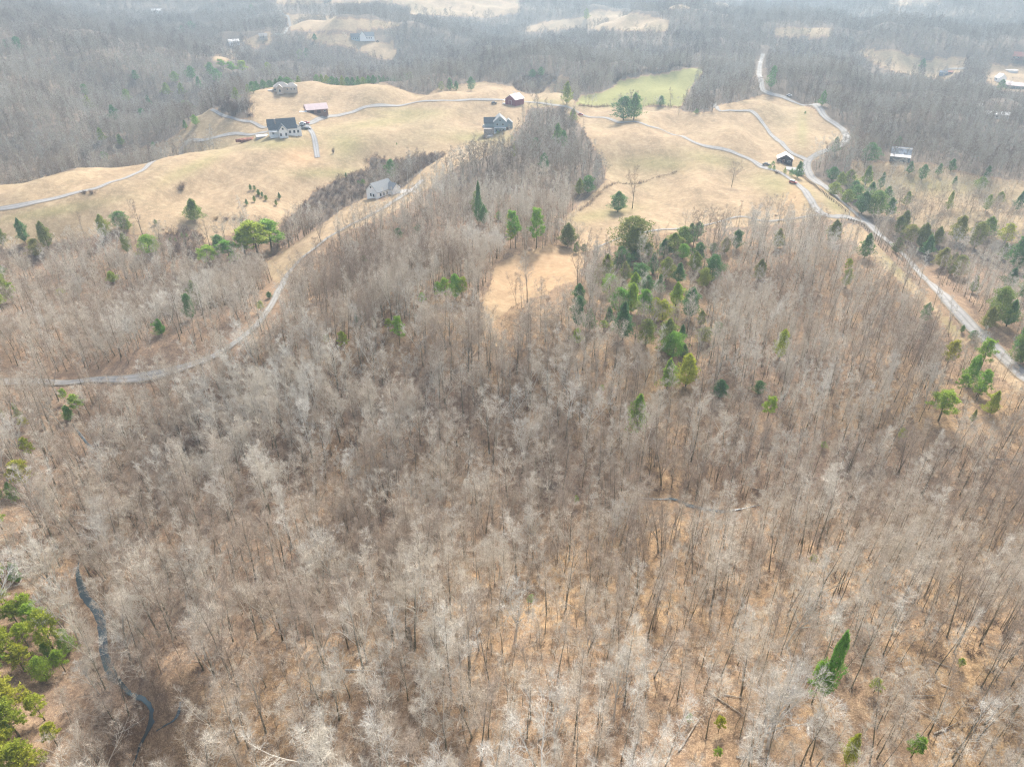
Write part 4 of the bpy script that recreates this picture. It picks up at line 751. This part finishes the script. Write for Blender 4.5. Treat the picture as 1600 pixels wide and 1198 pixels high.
# cabin
L0, ya = site(1225, 256, 5, 4); h = root('cabin', 'small dark brown cabin with low gable facing the pale yard', 'cabin', L0, ya)
block(h, 8, 9.2, 2.7, 2.6, 'dark_boards', 'pale_metal', r90=True, over=.5); win(h, -1, -4, .1, 1.2, 2.0, name='door', m='pink_metal', pane='brown_boards'); win(h, 2.4, -4, .9, 1.5, 1.0); win(h, -3.1, -4, .9, 1.2, 1.0)
L0, ya = site(1230, 263, -12, 0); o = BB().box(-11, 10, -4.2, 3.4, -1.6, .22).build('yard', 'concrete', None); o.location = L0; o.rotation_euler = (0, 0, ya); tag(o, kind='structure')
# old barn
L0, ya = site(1404, 252, 4, 6); h = root('old_barn', 'weathered grey barn with patched pale metal roof among bare trees', 'barn', L0, ya, scl=(.85, .85, .8))
block(h, 13.5, 9.5, 4.6, 4.4, 'grey_boards', 'weathered_metal', over=.5); BB().box(-6.9, 6.9, -8.2, -4.76, -1, 3.0).build('shed_wall', 'grey_boards', h)
BB().loft([(-7.2, -8.6, 2.9), (-7.2, -4.8, 4.3), (-7.2, -4.8, 4.55), (-7.2, -8.6, 3.1)], [(7.2, -8.6, 2.9), (7.2, -4.8, 4.3), (7.2, -4.8, 4.55), (7.2, -8.6, 3.1)]).build('shed_roof', 'pale_metal', h)
BB().box(-7.2, 7.2, -1.3, 0, 8.2, 8.6).build('ridge_sheet', 'pale_metal', h); win(h, -6.75, 0, .1, 3, 3.2, 'x', -1, 'grey_boards', 'dark_boards', 'door')
# far buildings
L0, ya = site(568, 65, 3, 4); h = root('country_house', 'long white house with grey roofs in the far meadow', 'house', L0, ya)
block(h, 13, 9, 4.5, 4.5, 'white_siding', 'grey_roof', at=(9, 0, 0)); block(h, 10, 8, 5.5, 4.5, 'white_siding', 'grey_roof', at=(-1, -1, 0), r90=True); block(h, 12, 9, 3.5, 4.0, 'grey_siding', 'dark_roof', at=(-11, 0, 0))
for x in (-14, -11, -8): win(h, x, -4.5, 1, 1.4, 1.6)
for x in (5, 8, 11): win(h, x, -4.5, 1.2, 1.4, 1.6)
FARB = [(366,71,14,8,4,2.4,'white_siding','pale_metal',8,'white_house','long pale roofed house in the far left wood','house'),(1475,118,11,6,2.6,1.6,'blue_paint','blue_roof',0,'shed','dark blue shed beside the far meadow','shed'),(1484,117,5,4,2.2,1.2,'brown_boards','rust_roof',5,'shed','small rusty shed right of the blue one','shed'),
 (1562,127,9,8,3.5,3.6,'white_siding','white_siding',-60,'white_shed','white gabled shed left of the long pink roof','shed'),(1572,135,9,8,3.2,1.6,'white_siding','pale_metal',0,'garage','low white garage joined to the long shed','garage'),(1594,139,30,9,2.8,2.6,'grey_boards','pink_metal',-6,'long_shed','long shed with pink roof at the far right','shed'),
 (1590,94,12,9,3,4.2,'brown_boards','rust_roof',0,'red_roofed_house','rust red roofed house under the misty hill','house'),(1557,185,17,8,3,1.8,'white_siding','white_siding',2,'white_shed','long low white roof glimpsed through bare trees','shed'),(1524,173,7,6,3,2,'white_siding','pale_metal',0,'shed','small white roof through bare trees left of the long one','shed'),
 (246,21,18,9,3,3,'white_siding','pale_metal',0,'farm_shed','white roofed farm shed on the hazy left hillside','shed'),(412,62,11,8,3,3,'tan_siding','tan_roof',0,'tan_house','tan house among trees at the far left clearing','house'),(512,4,14,8,3,3,'grey_boards','grey_roof',0,'far_house','grey roofed house near the horizon','house')]
for (px, py, L, W, hh, rise, wm, rm, yw, nm, lb, ct) in FARB:
    L0, ya = site(px, py, yw, 2); h = root(nm, lb, ct, L0, ya); block(h, L, W, hh, rise, wm, rm, over=.4); win(h, 0, -W/2, .8, 1.6, 1.4); win(h, -L*.3, -W/2, .8, 1.2, 1.2)
L0, ya = site(1580, 112, 0, 0); h = root('round_tank', 'round white tank on the far right farmyard', 'tank', L0, ya); ngon('tank_wall', 'white_paint', h, 7, 7, -1, 1.6); ngon('tank_cover', 'pale_metal', h, 7.2, 7.2, 1.6, 1.8)

# ------------------------------------------------------------------ vehicles
def car(px, py, yaw, m, label, cat='car', van=False, top=None):
    x, y = hit(px, py); r = root(cat.replace(' ', '_'), label, cat, (x, y, float(zat(x, y)) + .18), R(yaw)); L, W = 4.6, .92
    prof = [(-2.3,.35),(2.25,.35),(2.3,.75),(2.1,.95),(1.2,1.05),(-2.1,1.08),(-2.32,.85)]; cab = [(-2.05 if van else -1.6,1.04),(1.15,1.04),(.45,1.62),(-1.75 if van else -1.1,1.66)]
    BB().loft([(a, -W, b) for a, b in prof], [(a, W, b) for a, b in prof]).build('body', m, r)
    BB().loft([(a, -W+.06, b) for a, b in cab], [(a, W-.06, b) for a, b in cab]).build('window', 'pane', r); c0, c1 = (cab[3][0], cab[2][0]); BB().box(c0-.05, c1+.05, -W+.1, W-.1, 1.6, 1.7).build('roof', top or m, r)
    for sx in (-1.45, 1.45):
        for sy in (-1, 1):
            q_ = [(sx + .34*math.cos(t*.5236), .34 + .34*math.sin(t*.5236)) for t in range(12)]; y0, y1 = (sy*W - .12, sy*W + .04); BB().loft([(a, y0, b) for a, b in q_], [(a, y1, b) for a, b in q_]).build('wheel', 'rubber', r)
    for sy in (-.65, .65): BB().box(2.24, 2.34, sy-.16, sy+.16, .66, .82).build('headlight', 'white_paint', r)
car(1239, 287, -38, 'red_paint', 'red and white van driving on the gravel road past the cabin', 'van', True, 'white_paint'); car(907, 181, -12, 'red_paint', 'dark red car on the road beside the small cedar')
car(471, 199, 15, 'dark_paint', 'dark car parked nearest the farmhouse'); car(476, 203, 20, 'dark_paint', 'black car parked in front row beside the farmhouse'); car(481, 202, 10, 'silver_paint', 'silver car parked at the right end by the driveway')
car(473, 195, 8, 'white_paint', 'white car in the back row beside the farmhouse'); car(479, 194, 5, 'red_paint', 'reddish car in the back row by the driveway'); car(1197, 259, -25, 'dark_paint', 'dark car on the road left of the cabin hedge'); car(1233, 151, -20, 'white_paint', 'white car at the wood edge of the far road')
car(772, 163, 5, 'dark_paint', 'dark tractor like vehicle parked left of the red barn', 'vehicle', True); car(590, 66, 0, 'dark_paint', 'dark car parked right of the far white house'); car(757, 199, 70, 'silver_paint', 'pale car beside the deck of the grey house')

# ------------------------------------------------------------------ post and rail fence between the two roads
fl = smooth(hits([(1252,275),(1262,284),(1275,294),(1290,306),(1305,318),(1318,329),(1327,336)]), 1.0); ln = np.r_[0, np.cumsum(np.hypot(*np.diff(fl, axis=0).T))]
fe = root('rail_fence', 'brown post and rail fence between the two gravel roads', 'fence', (float(fl[0][0]), float(fl[0][1]), float(zat(*fl[0])))); off = np.array(fe.location)
def cyl(p, q_, r_, k=6): m_ = MB(); m_.tube([p, q_], [r_, r_], k); return m_
def pt(s): return np.array([np.interp(s, ln, fl[:, 0]), np.interp(s, ln, fl[:, 1])])
st_ = np.linspace(0, ln[-1], 34); prev = None
for s in st_:
    p = pt(s); z = float(zat(*p)); b = np.array([p[0], p[1], z]) - off; b_ = BB().box(b[0]-.13, b[0]+.13, b[1]-.13, b[1]+.13, b[2]-.4, b[2]+1.5); b_.build('post', 'posts', fe)
    if prev is not None:
        for hz_ in (.5, 1.15):
            t = (b - prev); t2 = np.array([-t[1], t[0], 0]); t2 = t2 / np.linalg.norm(t2) * .05; u = np.array([0, 0, hz_]); v_ = np.array([0, 0, .2])
            A = [prev + u - t2, prev + u + t2, prev + u + t2 + v_, prev + u - t2 + v_]; B = [b + u - t2, b + u + t2, b + u + t2 + v_, b + u - t2 + v_]
            q_ = BB().loft([tuple(a) for a in A], [tuple(a) for a in B]); q_.build('rail', 'posts', fe)
    prev = b
fl2 = hits([(1325,345),(1338,348),(1350,355),(1358,363)]); fe2 = root('rail_fence', 'short brown fence at the corner below the road junction', 'fence', (fl2[0][0], fl2[0][1], float(zat(*fl2[0])))); o2 = np.array(fe2.location); prev = None
for i in range(10):
    t = i / 9 * 3; k = min(int(t), 2); p = np.array(fl2[k]) * (1 - (t - k)) + np.array(fl2[k+1]) * (t - k); b = np.array([p[0], p[1], float(zat(*p))]) - o2; BB().box(b[0]-.12, b[0]+.12, b[1]-.12, b[1]+.12, b[2]-.4, b[2]+1.4).build('post', 'posts', fe2)
    if prev is not None: BB().loft([tuple(prev + (0,-.05,.9)), tuple(prev + (0,.05,.9)), tuple(prev + (0,.05,1.1)), tuple(prev + (0,-.05,1.1))], [tuple(b + (0,-.05,.9)), tuple(b + (0,.05,.9)), tuple(b + (0,.05,1.1)), tuple(b + (0,-.05,1.1))]).build('rail', 'posts', fe2)
    prev = b

# ------------------------------------------------------------------ fallen trunks, snags, dead limbs
LOGS = [(540,1048,585,1050,.28,'dead_wood'),(590,958,712,964,.24,'log_bark'),(1110,1085,1163,1120,.26,'log_bark'),(1130,1086,1162,1092,.22,'log_bark'),(1415,1088,1462,1087,.2,'log_bark'),(1455,1032,1500,1050,.17,'log_bark'),(1458,1148,1500,1128,.22,'log_bark'),(1420,1102,1470,1128,.16,'log_bark'),(1296,1010,1312,1023,.16,'log_bark'),
 (935,705,980,703,.22,'log_bark'),(1175,763,1200,770,.2,'log_bark'),(1555,718,1592,719,.22,'log_bark'),(1220,713,1250,700,.18,'dead_wood'),(1060,1175,1095,1120,.3,'log_bark'),(840,1158,870,1140,.18,'log_bark'),(1540,1010,1580,1025,.18,'log_bark'),(1400,930,1422,934,.15,'log_bark'),(553,948,585,936,.18,'log_bark'),(180,1150,230,1120,.22,'log_bark'),(300,1010,330,985,.2,'dead_wood'),(700,900,730,915,.18,'log_bark'),(1330,1180,1350,1182,.2,'log_bark'),(1150,1184,1198,1186,.22,'log_bark'),(940,1008,962,1008,.15,'log_bark'),(1000,1135,1020,1150,.16,'log_bark'),(1470,1070,1490,1078,.14,'dead_wood')]
for (a, b, c, d, r_, m) in LOGS:
    p, q_ = hit(a, b), hit(c, d); z0, z1 = float(zat(*p)) + r_ * .8, float(zat(*q_)) + r_ * .8; Q = []
    for k in range(7):
        f = k / 6; Q.append(((q_[0]-p[0]) * f, (q_[1]-p[1]) * f, float(zat(p[0] + (q_[0]-p[0]) * f, p[1] + (q_[1]-p[1]) * f)) + r_ * .8 - z0 + .05))
    T = MB(); T.tube(Q, [r_ * .55 * (1.15 - .12 * k) for k in range(7)], 7)
    o = link('fallen_trunk', T.mesh('fallen_trunk', [M[m]])); o.location = (p[0], p[1], z0); tag(o, place('pale fallen trunk' if m == 'dead_wood' else 'brown fallen trunk', (a+c)/2, (b+d)/2), 'fallen trunk', 'fallen trunks on the forest floor')
x, y = hit(642, 1012); T = MB(); T.tube([(0,0,-.5),(.1,.05,2.5),(-.05,.1,5.5)], [.42,.36,.30], 8); o = link('dead_snag', T.mesh('dead_snag', [M['log_bark']])); o.location = (x, y, float(zat(x, y))); tag(o, 'broken off dark dead trunk standing on orange leaf litter', 'snag')
# ------------------------------------------------------------------ haze
hz = MB(); 
def box_mesh(name, lo, hi):
    v = [(x, y, z) for z in (lo[2], hi[2]) for y in (lo[1], hi[1]) for x in (lo[0], hi[0])]
    me = bpy.data.meshes.new(name); me.from_pydata(v, [], [(0,2,3,1),(4,5,7,6),(0,1,5,4),(1,3,7,5),(3,2,6,7),(2,0,4,6)]); return me
hm = bpy.data.materials.new('haze_air'); hm.use_nodes = True; ht = hm.node_tree; ht.nodes.remove(ht.nodes['Principled BSDF'])
pv = ht.nodes.new('ShaderNodeVolumePrincipled'); pv.inputs['Color'].default_value = (.58, .74, .86, 1); pv.inputs['Density'].default_value = HAZE; pv.inputs['Anisotropy'].default_value = .25
ht.links.new(pv.outputs[0], ht.nodes['Material Output'].inputs['Volume'])
top = max(CZ + 6, float(Zg.max()) + 36); tag(link('haze', box_mesh('haze', (-9200, -9200, float(Zg.min()) - 1.5), (9200, 9200, top)), hm), kind='stuff')
